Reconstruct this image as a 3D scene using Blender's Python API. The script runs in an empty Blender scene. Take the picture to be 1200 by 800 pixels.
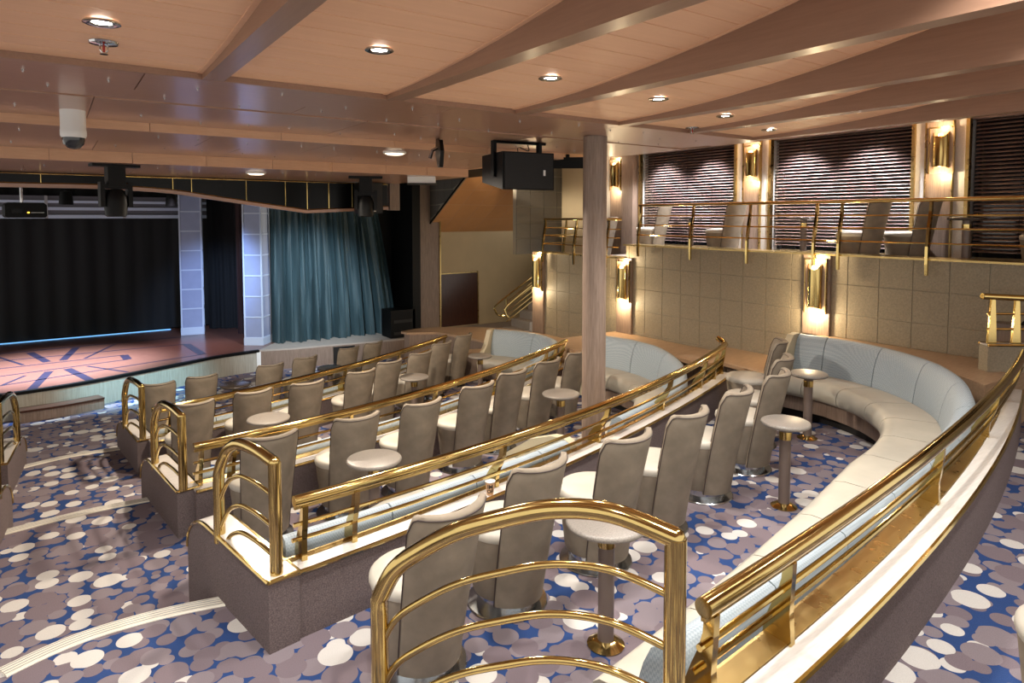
import bpy, bmesh, math, random
from mathutils import Vector, Matrix
random.seed(7)
SC = bpy.context.scene
COL = SC.collection
PI = math.pi
# ------------------------------------------------------------------ camera
cam_d = bpy.data.cameras.new('camera'); cam = bpy.data.objects.new('camera', cam_d); COL.objects.link(cam)
cam.location = (0, 0, 2.0)
cam.rotation_euler = (math.radians(87.0), 0, math.radians(-35.0))
cam_d.sensor_fit = 'HORIZONTAL'; cam_d.sensor_width = 36.0
cam_d.lens = 770.0/1200.0*36.0
cam_d.shift_y = -(400-295)/1200.0
cam_d.clip_start = 0.02
SC.camera = cam
# ------------------------------------------------------------------ world, exposure
w = bpy.data.worlds.new('world'); SC.world = w; w.use_nodes = True
w.node_tree.nodes['Background'].inputs[0].default_value = (1.0, 0.95, 0.88, 1)
w.node_tree.nodes['Background'].inputs[1].default_value = 0.6
SC.view_settings.view_transform = 'Standard'; SC.view_settings.look = 'None'
SC.view_settings.gamma = 1.0; SC.view_settings.use_curve_mapping = False
SC.view_settings.exposure = 1.17
DOWN_W = 34.0; FLUSH_W = 210.0; SCONCE_W = 7.0; STAGE_W = 1500.0; GAL_W = 130.0
def lamp(name, kind, loc, power, color=(1, .95, .88), size=.05, target=None, angle=120, blend=.6, parent=None):
    d = bpy.data.lights.new(name, kind); d.energy = power; d.color = color
    if kind == 'SPOT':
        d.spot_size = math.radians(angle); d.spot_blend = blend; d.shadow_soft_size = size
    elif kind == 'POINT': d.shadow_soft_size = size
    elif kind == 'AREA': d.size = size
    o = bpy.data.objects.new(name, d); COL.objects.link(o); o.location = loc
    if target is not None:
        o.rotation_euler = (Vector(target)-Vector(loc)).to_track_quat('-Z', 'Y').to_euler()
    if parent: o.parent = parent
    return o
# ------------------------------------------------------------------ materials
def lin(c):
    return tuple(((v/255)/12.92 if v/255 <= .04045 else ((v/255+.055)/1.055)**2.4) for v in c)
def new_mat(name):
    m = bpy.data.materials.new(name); m.use_nodes = True
    return m, m.node_tree, m.node_tree.nodes['Principled BSDF']
def N(nt, t, **kw):
    n = nt.nodes.new(t)
    for k, v in kw.items(): setattr(n, k, v)
    return n
def mapped(nt, scale=(1, 1, 1), rot=(0, 0, 0), obj=True):
    tc = N(nt, 'ShaderNodeTexCoord') if obj else N(nt, 'ShaderNodeNewGeometry')
    mp = N(nt, 'ShaderNodeMapping'); mp.inputs['Scale'].default_value = scale; mp.inputs['Rotation'].default_value = rot
    nt.links.new(tc.outputs['Object' if obj else 'Position'], mp.inputs['Vector'])
    return mp.outputs[0]
def solid(name, rgb, rough=.5, metal=0., noise=0., nscale=20., bump=0., bscale=200., spec=.5, obj=True, stretch=(1, 1, 1), coat=0.):
    m, nt, b = new_mat(name); c = lin(rgb)
    b.inputs['Base Color'].default_value = (*c, 1); b.inputs['Roughness'].default_value = rough
    b.inputs['Metallic'].default_value = metal; b.inputs['Specular IOR Level'].default_value = spec
    b.inputs['Coat Weight'].default_value = coat
    if noise > 0:
        v = mapped(nt, stretch, obj=obj)
        n = N(nt, 'ShaderNodeTexNoise'); n.inputs['Scale'].default_value = nscale; n.inputs['Detail'].default_value = 4
        nt.links.new(v, n.inputs['Vector'])
        r = N(nt, 'ShaderNodeValToRGB')
        r.color_ramp.elements[0].position = .3; r.color_ramp.elements[1].position = .7
        r.color_ramp.elements[0].color = (*[x*(1-noise) for x in c], 1)
        r.color_ramp.elements[1].color = (*[min(1, x*(1+noise)) for x in c], 1)
        nt.links.new(n.outputs['Fac'], r.inputs[0]); nt.links.new(r.outputs[0], b.inputs['Base Color'])
    if bump > 0:
        v = mapped(nt, (1, 1, 1), obj=obj)
        n = N(nt, 'ShaderNodeTexNoise'); n.inputs['Scale'].default_value = bscale; n.inputs['Detail'].default_value = 2
        nt.links.new(v, n.inputs['Vector'])
        bp = N(nt, 'ShaderNodeBump'); bp.inputs['Strength'].default_value = bump; bp.inputs['Distance'].default_value = .004
        nt.links.new(n.outputs['Fac'], bp.inputs['Height']); nt.links.new(bp.outputs[0], b.inputs['Normal'])
    return m
def wood(name, c1, c2, stretch, rough=.4, scale=9., coat=0., obj=False):
    m, nt, b = new_mat(name)
    v = mapped(nt, stretch, obj=obj)
    n = N(nt, 'ShaderNodeTexNoise'); n.inputs['Scale'].default_value = scale; n.inputs['Detail'].default_value = 6; n.inputs['Roughness'].default_value = .65
    nt.links.new(v, n.inputs['Vector'])
    r = N(nt, 'ShaderNodeValToRGB'); r.color_ramp.elements[0].position = .32; r.color_ramp.elements[1].position = .68
    r.color_ramp.elements[0].color = (*lin(c1), 1); r.color_ramp.elements[1].color = (*lin(c2), 1)
    nt.links.new(n.outputs['Fac'], r.inputs[0]); nt.links.new(r.outputs[0], b.inputs['Base Color'])
    b.inputs['Roughness'].default_value = rough; b.inputs['Coat Weight'].default_value = coat; b.inputs['Coat Roughness'].default_value = .15
    return m
def emis(name, rgb, strength):
    m, nt, b = new_mat(name); c = lin(rgb)
    b.inputs['Base Color'].default_value = (*c, 1); b.inputs['Emission Color'].default_value = (*c, 1)
    b.inputs['Emission Strength'].default_value = strength
    return m
def carpet_mat():
    m, nt, b = new_mat('dotted_carpet'); L = nt.links
    geo = N(nt, 'ShaderNodeNewGeometry'); mp = N(nt, 'ShaderNodeMapping'); mp.inputs['Scale'].default_value = (1, 1, 0)
    L.new(geo.outputs['Position'], mp.inputs['Vector'])
    def layer(scale, off, grow, rnd):
        mm = N(nt, 'ShaderNodeMapping'); mm.inputs['Location'].default_value = off
        L.new(mp.outputs[0], mm.inputs['Vector'])
        f = N(nt, 'ShaderNodeTexVoronoi', voronoi_dimensions='2D', feature='F1')
        g = N(nt, 'ShaderNodeTexVoronoi', voronoi_dimensions='2D', feature='N_SPHERE_RADIUS')
        for q in (f, g):
            q.inputs['Scale'].default_value = scale; q.inputs['Randomness'].default_value = rnd
            L.new(mm.outputs[0], q.inputs['Vector'])
        mu = N(nt, 'ShaderNodeMath', operation='MULTIPLY'); mu.inputs[1].default_value = grow; L.new(g.outputs['Radius'], mu.inputs[0])
        lt = N(nt, 'ShaderNodeMath', operation='LESS_THAN'); L.new(f.outputs['Distance'], lt.inputs[0]); L.new(mu.outputs[0], lt.inputs[1])
        sp = N(nt, 'ShaderNodeSeparateColor'); L.new(f.outputs['Color'], sp.inputs[0])
        return lt.outputs[0], sp.outputs[0], sp.outputs[1]
    def ramp(fac, white_from):
        r = N(nt, 'ShaderNodeValToRGB'); r.color_ramp.interpolation = 'CONSTANT'
        e = r.color_ramp.elements
        e[0].position = 0; e[0].color = (*lin((127, 117, 122)), 1)
        e[1].position = white_from*.5; e[1].color = (*lin((116, 104, 110)), 1)
        k = e.new(white_from); k.color = (*lin((196, 192, 187)), 1)
        L.new(fac, r.inputs[0]); return r.outputs[0]
    m1, r1, g1 = layer(6.4, (0, 0, 0), 1.07, .58)
    m2, r2, g2 = layer(9.6, (3.3, 1.7, 0), 1.16, .65)
    c1 = ramp(r1, .70); c2 = ramp(r2, .90)
    mx = N(nt, 'ShaderNodeMix', data_type='RGBA'); mx.inputs['A'].default_value = (*lin((46, 68, 114)), 1)
    L.new(m2, mx.inputs['Factor']); L.new(c2, mx.inputs['B'])
    my = N(nt, 'ShaderNodeMix', data_type='RGBA'); L.new(m1, my.inputs['Factor']); L.new(mx.outputs['Result'], my.inputs['A']); L.new(c1, my.inputs['B'])
    no = N(nt, 'ShaderNodeTexNoise'); no.inputs['Scale'].default_value = 260; L.new(geo.outputs['Position'], no.inputs['Vector'])
    mr = N(nt, 'ShaderNodeMapRange'); mr.inputs['To Min'].default_value = .82; mr.inputs['To Max'].default_value = 1.15; L.new(no.outputs['Fac'], mr.inputs[0])
    mz = N(nt, 'ShaderNodeMix', data_type='RGBA', blend_type='MULTIPLY'); mz.inputs['Factor'].default_value = 1
    L.new(my.outputs['Result'], mz.inputs['A']); L.new(mr.outputs[0], mz.inputs['B'])
    L.new(mz.outputs['Result'], b.inputs['Base Color'])
    bp = N(nt, 'ShaderNodeBump'); bp.inputs['Strength'].default_value = .35; bp.inputs['Distance'].default_value = .004
    L.new(no.outputs['Fac'], bp.inputs['Height']); L.new(bp.outputs[0], b.inputs['Normal'])
    b.inputs['Roughness'].default_value = .95; b.inputs['Specular IOR Level'].default_value = .1
    return m
def weave(name, c1, c2, scale, bump=.4):
    m, nt, b = new_mat(name)
    v = mapped(nt, (1, 1, 1), (0, 0, .7), obj=False)
    wv = N(nt, 'ShaderNodeTexChecker'); wv.inputs['Scale'].default_value = scale
    wv.inputs['Color1'].default_value = (*lin(c1), 1); wv.inputs['Color2'].default_value = (*lin(c2), 1)
    nt.links.new(v, wv.inputs['Vector']); nt.links.new(wv.outputs['Color'], b.inputs['Base Color'])
    bp = N(nt, 'ShaderNodeBump'); bp.inputs['Strength'].default_value = bump; bp.inputs['Distance'].default_value = .003
    nt.links.new(wv.outputs['Fac'], bp.inputs['Height']); nt.links.new(bp.outputs[0], b.inputs['Normal'])
    b.inputs['Roughness'].default_value = .6
    return m
def brass_mat(name, rgb, rough):
    m, nt, b = new_mat(name)
    b.inputs['Metallic'].default_value = 1.0
    v = mapped(nt, (1, 1, 1), obj=False)
    n = N(nt, 'ShaderNodeTexNoise'); n.inputs['Scale'].default_value = 14; n.inputs['Detail'].default_value = 5; nt.links.new(v, n.inputs['Vector'])
    r = N(nt, 'ShaderNodeMapRange'); r.inputs['To Min'].default_value = rough*.5; r.inputs['To Max'].default_value = rough*1.7
    nt.links.new(n.outputs['Fac'], r.inputs[0]); nt.links.new(r.outputs[0], b.inputs['Roughness'])
    b.inputs['Base Color'].default_value = (*lin(rgb), 1)
    return m
M = dict(
    carpet=carpet_mat(),
    plain_carpet=solid('plain_carpet', (112, 100, 99), .95, noise=.35, nscale=180, bump=.8, bscale=420, spec=.1, obj=False),
    brass=brass_mat('polished_brass', (200, 174, 112), .11),
    brass_dark=brass_mat('brushed_brass', (184, 158, 104), .28),
    suede=solid('taupe_suede', (131, 120, 105), .75, noise=.2, nscale=7, bump=.15, bscale=300, spec=.3),
    seat=solid('lit_seat_suede', (178, 172, 160), .5, noise=.05, nscale=9, spec=.45),  # same covering as the chair backs, lightened for light falling from above
    piping=solid('dark_piping', (58, 46, 42), .6),
    steel=solid('polished_steel', (190, 194, 198), .18, metal=1.),
    sofa_seat=solid('sofa_leather', (170, 165, 152), .5, noise=.06, nscale=6, spec=.4, obj=False),
    sofa_back=weave('sofa_back_weave', (160, 172, 180), (142, 154, 162), 95),
    sofa_arm_lit=solid('lit_arm_leather', (188, 178, 152), .5, noise=.05, nscale=6),  # paler, yellower tone stands for the light on the arms
    toe=solid('black_toe', (22, 20, 19), .6),
    wood_v=wood('taupe_wood', (112, 94, 82), (140, 121, 107), (14, 14, 1.0), .45, 5),
    wood_h=wood('oak_ledge', (150, 122, 96), (178, 148, 118), (1.5, 14, 14), .35, 5, coat=.2),
    ledge=wood('pale_ledge', (184, 179, 174), (202, 198, 193), (2, 18, 18), .35, 5, coat=.3),
    tabletop=solid('speckled_stone', (132, 125, 117), .4, noise=.25, nscale=160, spec=.5),
    tabletop_dark=solid('dark_stone', (66, 58, 52), .25, noise=.2, nscale=160),
    pole=solid('taupe_lacquer', (112, 98, 90), .35),
    plank=wood('ceiling_plank', (224, 177, 141), (230, 184, 147), (1, 20, 20), .5, 2),
    beam=wood('ceiling_beam', (140, 108, 88), (150, 117, 96), (14, 1, 14), .32, 4, coat=.15),
    soffit=wood('glossy_soffit', (158, 120, 98), (170, 131, 108), (1.2, 12, 12), .28, 6, coat=.3),
    riser=wood('soffit_riser', (196, 152, 118), (206, 162, 128), (1.2, 12, 12), .4, 6),
    slope=solid('sloped_panel', (204, 150, 98), .5, noise=.04, nscale=3),
    tile=solid('embossed_panel', (142, 131, 110), .55, noise=.16, nscale=70, bump=.9, bscale=55, obj=False),
    tile_dark=solid('grey_panel', (92, 88, 80), .6, noise=.12, nscale=60, bump=.5, bscale=60, obj=False),
    grout=solid('panel_joint', (150, 142, 124), .7),
    beige=solid('beige_wall', (196, 178, 142), .7, noise=.04, nscale=3, obj=False),
    black=solid('matte_black', (10, 11, 12), .5, spec=.2),
    gloss_black=solid('gloss_black', (6, 7, 8), .3, spec=.2),
    grille=solid('speaker_grille', (24, 25, 27), .6, bump=.8, bscale=500),
    white=solid('white_paint', (225, 225, 222), .5),
    rib_shade=solid('shaded_rib_gap', (84, 84, 92), .6),  # dark tone paints shade into the gaps between the pelmet ribs
    grey=solid('grey_paint', (150, 150, 152), .5),
    slat=solid('blind_slat', (120, 100, 94), .35, spec=.5),
    glass=solid('dark_window_glass', (20, 22, 30), .08),
    stage=wood('stage_parquet', (92, 58, 48), (118, 76, 62), (1, 12, 12), .32, 6, coat=.3),
    inlay=solid('stage_inlay', (40, 34, 48), .3),
    apron=wood('stage_apron', (150, 146, 134), (176, 172, 160), (16, 16, .8), .5, 4),
    platform=solid('grey_vinyl', (160, 150, 140), .6, noise=.05, nscale=8),
    tower=solid('translucent_panel', (132, 142, 172), .35, noise=.05, nscale=5),
    tower_frame=solid('tower_frame', (176, 188, 208), .4),
    curtain=solid('teal_velvet', (60, 80, 86), .5, noise=.18, nscale=3, spec=.4, stretch=(3, 3, .4)),
    backdrop=solid('black_drape', (9, 12, 14), .85),
    red_drape=solid('dark_red_drape', (38, 10, 10), .8),
    door=wood('dark_wood_door', (58, 32, 22), (76, 44, 30), (14, 14, 1), .3, 4, coat=.3),
    nosing=solid('white_nosing', (222, 216, 200), .4),
    lamp_on=emis('downlight_glow', (255, 248, 236), 30.), warm_on=emis('sconce_glow', (255, 208, 130), 10.),
    flush=emis('flush_light', (255, 236, 205), 1.2), blue_on=emis('blue_led', (110, 175, 235), .6), amber_on=emis('amber_led', (255, 190, 60), 2.),
    kraft=solid('kraft_paper', (200, 160, 122), .7), ink=solid('black_ink', (28, 22, 20), .6),
    red=solid('red_glass', (160, 30, 26), .2), chrome=solid('chrome', (190, 190, 190), .1, metal=1.),
    dome=solid('smoked_dome', (46, 48, 52), .08),
)
# ------------------------------------------------------------------ mesh helpers
class MB:
    def __init__(s): s.v = []; s.f = []
    def add(s, v, f):
        o = len(s.v); s.v += [tuple(p) for p in v]; s.f += [tuple(i+o for i in q) for q in f]; return s
    def box(s, a, b):
        x0, y0, z0 = a; x1, y1, z1 = b
        return s.add([(x0,y0,z0),(x1,y0,z0),(x1,y1,z0),(x0,y1,z0),(x0,y0,z1),(x1,y0,z1),(x1,y1,z1),(x0,y1,z1)],
                     [(0,3,2,1),(4,5,6,7),(0,1,5,4),(1,2,6,5),(2,3,7,6),(3,0,4,7)])
    def prism(s, poly, z0, z1):
        n = len(poly); z0f = z0 if callable(z0) else (lambda x, y: z0); z1f = z1 if callable(z1) else (lambda x, y: z1)
        return s.add([(x, y, z0f(x, y)) for x, y in poly]+[(x, y, z1f(x, y)) for x, y in poly],
                     [tuple(range(n-1, -1, -1)), tuple(range(n, 2*n))]+[(i, (i+1) % n, n+(i+1) % n, n+i) for i in range(n)])
    def slab(s, pts, vec):
        n = len(pts); vec = Vector(vec); p = [Vector(q) for q in pts]
        return s.add(p+[q+vec for q in p], [tuple(range(n-1, -1, -1)), tuple(range(n, 2*n))]+[(i, (i+1) % n, n+(i+1) % n, n+i) for i in range(n)])
    def loft(s, rings, closed_ring=True, caps=True):
        n = len(rings[0]); vs = [p for r in rings for p in r]; fs = []
        for i in range(len(rings)-1):
            for j in range(n if closed_ring else n-1):
                k = (j+1) % n; fs.append((i*n+j, i*n+k, (i+1)*n+k, (i+1)*n+j))
        if caps and closed_ring:
            fs.append(tuple(range(n-1, -1, -1))); fs.append(tuple((len(rings)-1)*n+j for j in range(n)))
        return s.add(vs, fs)
    def tube(s, path, r, n=8):
        path = [Vector(p) for p in path]; rings = []; up = None
        for i, p in enumerate(path):
            t = (path[min(i+1, len(path)-1)]-path[max(i-1, 0)]).normalized()
            if up is None:
                up = Vector((0, 0, 1)) if abs(t.z) < .9 else Vector((0, 1, 0))
            a = t.cross(up).normalized(); up = a.cross(t).normalized()
            rr = r[i] if isinstance(r, (list, tuple)) else r
            rings.append([p+a*math.cos(2*PI*k/n)*rr+up*math.sin(2*PI*k/n)*rr for k in range(n)])
        return s.loft(rings)
    def lathe(s, prof, n=24, c=(0, 0, 0)):
        rings = [[(c[0]+r*math.cos(2*PI*k/n), c[1]+r*math.sin(2*PI*k/n), c[2]+z) for k in range(n)] for r, z in prof]
        return s.loft(rings)
    def build(s, name, mat, parent=None, smooth=False, sharp=None):
        me = bpy.data.meshes.new(name); me.from_pydata([tuple(v) for v in s.v], [], s.f)
        bm = bmesh.new(); bm.from_mesh(me); bmesh.ops.recalc_face_normals(bm, faces=bm.faces[:]); bm.to_mesh(me); bm.free()
        me.materials.append(M[mat] if isinstance(mat, str) else mat)
        if smooth:
            me.polygons.foreach_set('use_smooth', [True]*len(me.polygons))
            me.set_sharp_from_angle(angle=math.radians(sharp or 40))
        o = bpy.data.objects.new(name, me); COL.objects.link(o)
        if parent: o.parent = parent
        return o
def tag(o, label=None, cat=None, group=None, kind=None):
    if label: o['label'] = label
    if cat: o['category'] = cat
    if group: o['group'] = group
    if kind: o['kind'] = kind
    return o
def thing(name, label, cat, loc=(0, 0, 0), rz=0, group=None):
    o = bpy.data.objects.new(name, None); COL.objects.link(o); o.location = loc; o.rotation_euler = (0, 0, rz); o.empty_display_size = .1
    return tag(o, label, cat, group)
def struct(name, loc=(0, 0, 0)):
    o = bpy.data.objects.new(name, None); COL.objects.link(o); o.location = loc; o['kind'] = 'structure'; return o
def copy_tree(o, parent=None):
    c = o.copy(); COL.objects.link(c); c.parent = parent
    for ch in o.children: copy_tree(ch, c)
    return c
def catmull(pts, n=8):
    out = []; P = [Vector(p) for p in pts]
    for i in range(len(P)-1):
        p0 = P[max(i-1, 0)]; p1 = P[i]; p2 = P[i+1]; p3 = P[min(i+2, len(P)-1)]
        for k in range(n):
            t = k/n
            out.append(.5*((2*p1)+(p2-p0)*t+(2*p0-5*p1+4*p2-p3)*t*t+(3*p1-p0-3*p2+p3)*t**3))
    out.append(P[-1]); return out
def resample(path, step):
    out = [path[0]]; acc = 0
    total = sum((path[i+1]-path[i]).length for i in range(len(path)-1)); n = max(1, round(total/step)); st = total/n; tgt = st; run = 0
    for i in range(len(path)-1):
        a, b = path[i], path[i+1]; l = (b-a).length
        while run+l >= tgt-1e-9 and len(out) < n:
            out.append(a.lerp(b, (tgt-run)/l)); tgt += st
        run += l
    out.append(path[-1]); return out
def normals2(path):
    res = []
    for i in range(len(path)):
        t = (path[min(i+1, len(path)-1)]-path[max(i-1, 0)]); res.append(Vector((-t.y, t.x, 0)).normalized())
    return res
def sweep(mb, path, prof, nrm=None):
    """prof: closed list of (offset to the left of the path, z)"""
    nrm = nrm or normals2(path)
    mb.loft([[(p.x+n.x*o, p.y+n.y*o, z) for o, z in prof] for p, n in zip(path, nrm)]); return mb
def rect(o0, o1, z0, z1): return [(o0, z0), (o1, z0), (o1, z1), (o0, z1)]

# ================================================================== SETTING
S = .27                                              # height of one tier
ZF = dict(Z=S, A=0.0, B=-S, C=-2*S, D=-3*S)
RC = dict(A=(.0171, .0233, 1.080), B=(.0416, -.0241, 3.107), C=(.0510, .0124, 5.018), D=(.0571, .096, 7.168))
def Ry(k, x): a, b, c = RC[k]; return a*x*x+b*x+c
PC = dict(RC); PC['A'] = (.0222, .0050, 1.025); PC['B'] = (.0300, .0550, 3.010)
def Py(k, x): a, b, c = PC[k]; return a*x*x+b*x+c
MIRROR = .24
# floors: each tier slab ends in a riser at the parapet / aisle nosing
NOSE = dict(A=[(-.25, 3.60), (-.06, 3.67), (.14, 3.70), (.44, 3.68), (.78, 3.60)],
            B=[(-.38, 5.92), (-.07, 5.96), (.26, 5.98), (.68, 5.95)],
            C=[(-.42, 8.24), (-.08, 8.34), (.23, 8.37), (.70, 8.31)])
def tier_floor(zname, front_key, nose_key, y_back, zlow):
    fr = []
    for i in range(12):
        x = -5+i*(4.45/11)
        fr.append((x, Ry(front_key, MIRROR-x)+.06))
    fr += NOSE[nose_key] if nose_key else [(-.4, 1.75), (.9, 1.75)]
    x0 = .85 if nose_key else 1.35
    for i in range(25):
        x = x0+i*((8.2-x0)/24); fr.append((x, Ry(front_key, min(x, 6.9))+.06))
    poly = [(8.2, y_back), (-5, y_back)]+fr
    return tag(MB().prism(poly, zlow, ZF[zname]).build('floor', 'carpet'), kind='structure')
tier_floor('Z', 'A', None, -2.5, -.9)
tier_floor('A', 'B', 'A', .6, -.9)
tier_floor('B', 'C', 'B', 2.8, -.9)
tier_floor('C', 'D', 'C', 4.8, -1.0)
tag(MB().box((-5, 7.0, -1.2), (7.2, 13, ZF['D'])).build('floor', 'carpet'), kind='structure')
for i, k in enumerate('ABC'):
    z = ZF[k]; p = catmull([(x, y, 0) for x, y in NOSE[k]], 6)
    mb = MB(); sweep(mb, p, [(-.085, z-.01), (.012, z-.01), (.012, z+.004), (.004, z+.009), (-.08, z+.009), (-.085, z+.004)])
    t = tag(mb.build('trim_%d' % (i+1), 'nosing'), kind='structure')
    for q in (-.065, -.045, -.025, -.007):
        g = MB(); sweep(g, p, rect(q-.002, q+.002, z+.008, z+.0105)); g.build('groove', 'grey', t)

# right wall with embossed panels, one object each
wall = struct('wall_right')
MB().box((6.97, .2, -1), (7.15, 9.22, 1.40)).build('wall_core', 'grout', wall)
MB().box((6.97, .2, 1.40), (7.15, 7.0, 1.60)).build('wall_core', 'grout', wall)
tile_me = None
def tile_wall(parent, x, y0, y1, z0, z1, tw, th, mat='tile', skip=()):
    global tile_me
    nz = int(math.ceil((z1-z0)/th)); k = 0
    zz = z1
    while zz > z0+.02:
        zb = max(zz-th, z0); yy = y0
        while yy < y1-.02:
            ye = min(yy+tw, y1)
            if not any(a < (yy+ye)/2 < b for a, b in skip):
                w_, h_ = ye-yy-.006, zb-zz+.006
                MB().loft([[(x, yy+.002, zb+.002), (x, ye-.002, zb+.002), (x, ye-.002, zz-.002), (x, yy+.002, zz-.002)],
                           [(x-.007, yy+.005, zb+.005), (x-.007, ye-.005, zb+.005), (x-.007, ye-.005, zz-.005), (x-.007, yy+.005, zz-.005)]]).build('wall_panel', mat, parent)
            yy = ye
        zz = zb
skipY = ((3.85, 4.17), (6.85, 7.17), (8.93, 9.25))
tile_wall(wall, 6.971, 1.08, 4.01, .70, 1.60, .325, .32, skip=())
tile_wall(wall, 6.971, 4.01, 7.00, .28, 1.60, .325, .32, skip=())
tile_wall(wall, 6.971, 7.00, 9.12, -.04, 1.40, .325, .32, skip=())
# pilaster strips behind the lower sconces
for y, z0, z1 in ((4.01, .70, 1.60), (7.0, .28, 1.40), (9.11, -.04, 1.40)):
    MB().box((6.925, y-.155, z0), (6.99, y+.155, z1)).build('pilaster', 'wood_v', wall)
# brass cap along the gallery edge
tag(MB().box((6.90, .2, 1.585), (7.2, 7.0, 1.605)).build('trim_4', 'brass_dark'), kind='structure')
tag(MB().box((6.90, 7.0, 1.385), (7.2, 9.2, 1.405)).build('trim_5', 'brass_dark'), kind='structure')
# gallery floor
tag(MB().prism([(7.12, .2), (8.3, .2), (8.3, 7.7), (7.12, 7.7)], 1.25, 1.40).build('floor', 'platform'), kind='structure')
tag(MB().prism([(7.12, 7.7), (8.3, 7.7), (8.3, 9.24), (7.12, 9.24)], 1.05, 1.20).build('floor', 'platform'), kind='structure')
# outer wall with piers and three windows with blinds
outer = struct('wall_outer')
WIN = [(5.88, 7.74), (3.52, 5.33), (1.16, 2.98)]
PIER = [(7.74, 8.9), (5.33, 5.88), (2.98, 3.52), (.2, 1.16)]
MB().box((8.30, .2, 1.3), (8.45, 11, 3.2)).build('wall_core', 'beige', outer)
for a, b in PIER:
    MB().box((8.02, a+.01, 1.4), (8.30, b-.01, 3.12)).build('pier', 'ledge', outer)
    for e in (a, b):
        MB().box((7.99, e-.018, 1.4), (8.06, e+.018, 3.12)).build('brass_jamb', 'brass_dark', outer)
    if b-a < 1:
        c = (a+b)/2
        MB().box((7.99, c-.13, 1.4), (8.03, c+.13, 3.1)).build('pier_inset', 'wood_v', outer)
        for q in (-.14, .13): MB().box((7.975, c+q, 1.4), (8.03, c+q+.012, 3.1)).build('brass_strip', 'brass_dark', outer)
MB().box((7.98, 8.12, 1.3), (8.03, 8.42, 3.1)).build('pier_inset', 'wood_v', outer)
MB().box((7.90, 7.80, 1.3), (8.02, 8.06, 3.1)).build('pier_inset', 'wood_v', outer)
slat0 = None
for i, (a, b) in enumerate(WIN):
    wn = struct('window_%d' % (i+1), (8.1, a, 1.62))
    MB().box((.10, 0, -.05), (.12, b-a, 1.5)).build('pane', 'glass', wn)
    MB().box((-.04, 0, 1.42), (.06, b-a, 1.5)).build('headrail', 'slat', wn)
    me = None
    for k in range(34):
        if me is None:
            L = b-a-.08
            s_ = MB().loft([[(-.022, .04, -.011), (-.020, .04, -.008), (.022, .04, .013), (.020, .04, .009)], [(-.022, .04+L, -.011), (-.020, .04+L, -.008), (.022, .04+L, .013), (.020, .04+L, .009)]]).build('slat', 'slat', wn)
            me = s_.data
        else:
            s_ = bpy.data.objects.new('slat', me); COL.objects.link(s_); s_.parent = wn
        s_.location = (0, 0, .02+k*.0418)
    for q in (.25, .5, .75): MB().tube([(-.024, (b-a)*q, 0), (-.024, (b-a)*q, 1.42)], .002, 4).build('ladder_cord', 'black', wn)
# gallery ceiling
tag(MB().box((4.74, -2.5, 3.08), (8.5, 14, 3.2)).build('ceiling', 'riser'), kind='structure')
# ledge slabs between sofas and right wall (three levels)
def ledge(pts, z, name='trim'):
    return pts
E1b = [(6.97, 3.97), (6.97, 5.2), (5.95, 5.2), (5.95, 4.72), (6.2, 4.72), (6.06, 3.97)]
tag(MB().prism(E1b, .32, .36).build('trim_13', 'wood_h'), kind='structure')
tag(MB().prism([(6.97, 4.05), (6.97, 5.15), (6.1, 5.15), (6.3, 4.7), (6.2, 4.05)], -.2, .32).build('trim_14', 'wood_v'), kind='structure')
E1 = [(6.97, 2.0), (6.97, 3.97), (6.50, 3.95), (6.56, 3.3), (6.33, 2.62), (5.9, 2.02)]
tag(MB().prism(E1, .04, .70).build('trim_6', 'wood_h'), kind='structure')
E2 = [(6.97, 5.2), (6.97, 7.2), (5.95, 7.2), (5.55, 6.75), (5.5, 6.3), (5.76, 6.1), (5.90, 5.6), (5.84, 5.2)]
tag(MB().prism(E2, -.2, .28).build('trim_7', 'wood_h'), kind='structure')
E3 = [(6.97, 7.2), (6.97, 8.95), (6.84, 9.35), (6.72, 9.8), (6.39, 10.25), (5.77, 10.66), (5.35, 10.72), (5.03, 10.62), (5.05, 10.45), (5.49, 10.2), (5.66, 9.6), (5.80, 8.75), (5.98, 8.2), (6.04, 7.6), (5.95, 7.2)]
t8 = tag(MB().prism(E3, -.06, -.02).build('trim_8', 'wood_h'), kind='structure')
E3b = [((x-6.3)*.97+6.3, (y-9.0)*.97+9.0) for x, y in E3]
MB().prism(E3b, -.8, -.06).build('counter_front', 'wood_v', t8)
tag(MB().prism([(6.19, 10.9), (7.0, 9.2), (9.5, 9.2), (9.5, 12.62), (6.19, 12.62)], -.8, -.43).build('floor', 'platform'), kind='structure')
# far wall, door, alcove
far = struct('wall_far')
MB().box((6.7, 12.6, -.9), (9.6, 12.7, 1.72)).build('wall_core', 'beige', far)
MB().box((9.45, 9.3, -.9), (9.55, 12.7, 1.72)).build('alcove_side', 'tile_dark', far)
MB().box((6.19, 12.25, -.9), (6.72, 12.6, 3.0)).build('pilaster', 'wood_v', far)
MB().box((6.70, 12.22, -.5), (6.725, 12.27, 3.0)).build('brass_strip', 'brass_dark', far)
MB().box((6.17, 12.22, -.5), (6.195, 12.27, 3.0)).build('brass_strip', 'brass_dark', far)
dr = struct('door_1', (6.80, 12.57, -.4))
MB().box((0, 0, 0), (1.05, .03, 1.16)).build('door_leaf', 'door', dr)
MB().box((-.02, -.012, 0), (.0, .03, 1.19)).build('door_frame', 'brass_dark', dr)
MB().box((1.05, -.012, 0), (1.07, .03, 1.19)).build('door_frame', 'brass_dark', dr)
MB().box((-.02, -.012, 1.16), (1.07, .03, 1.18)).build('door_frame', 'brass_dark', dr)
MB().lathe([(.0, 0), (.02, .002), (.02, .02), (0, .024)], 12).build('door_knob', 'brass', dr).location = (.9, -.03, .55)
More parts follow.
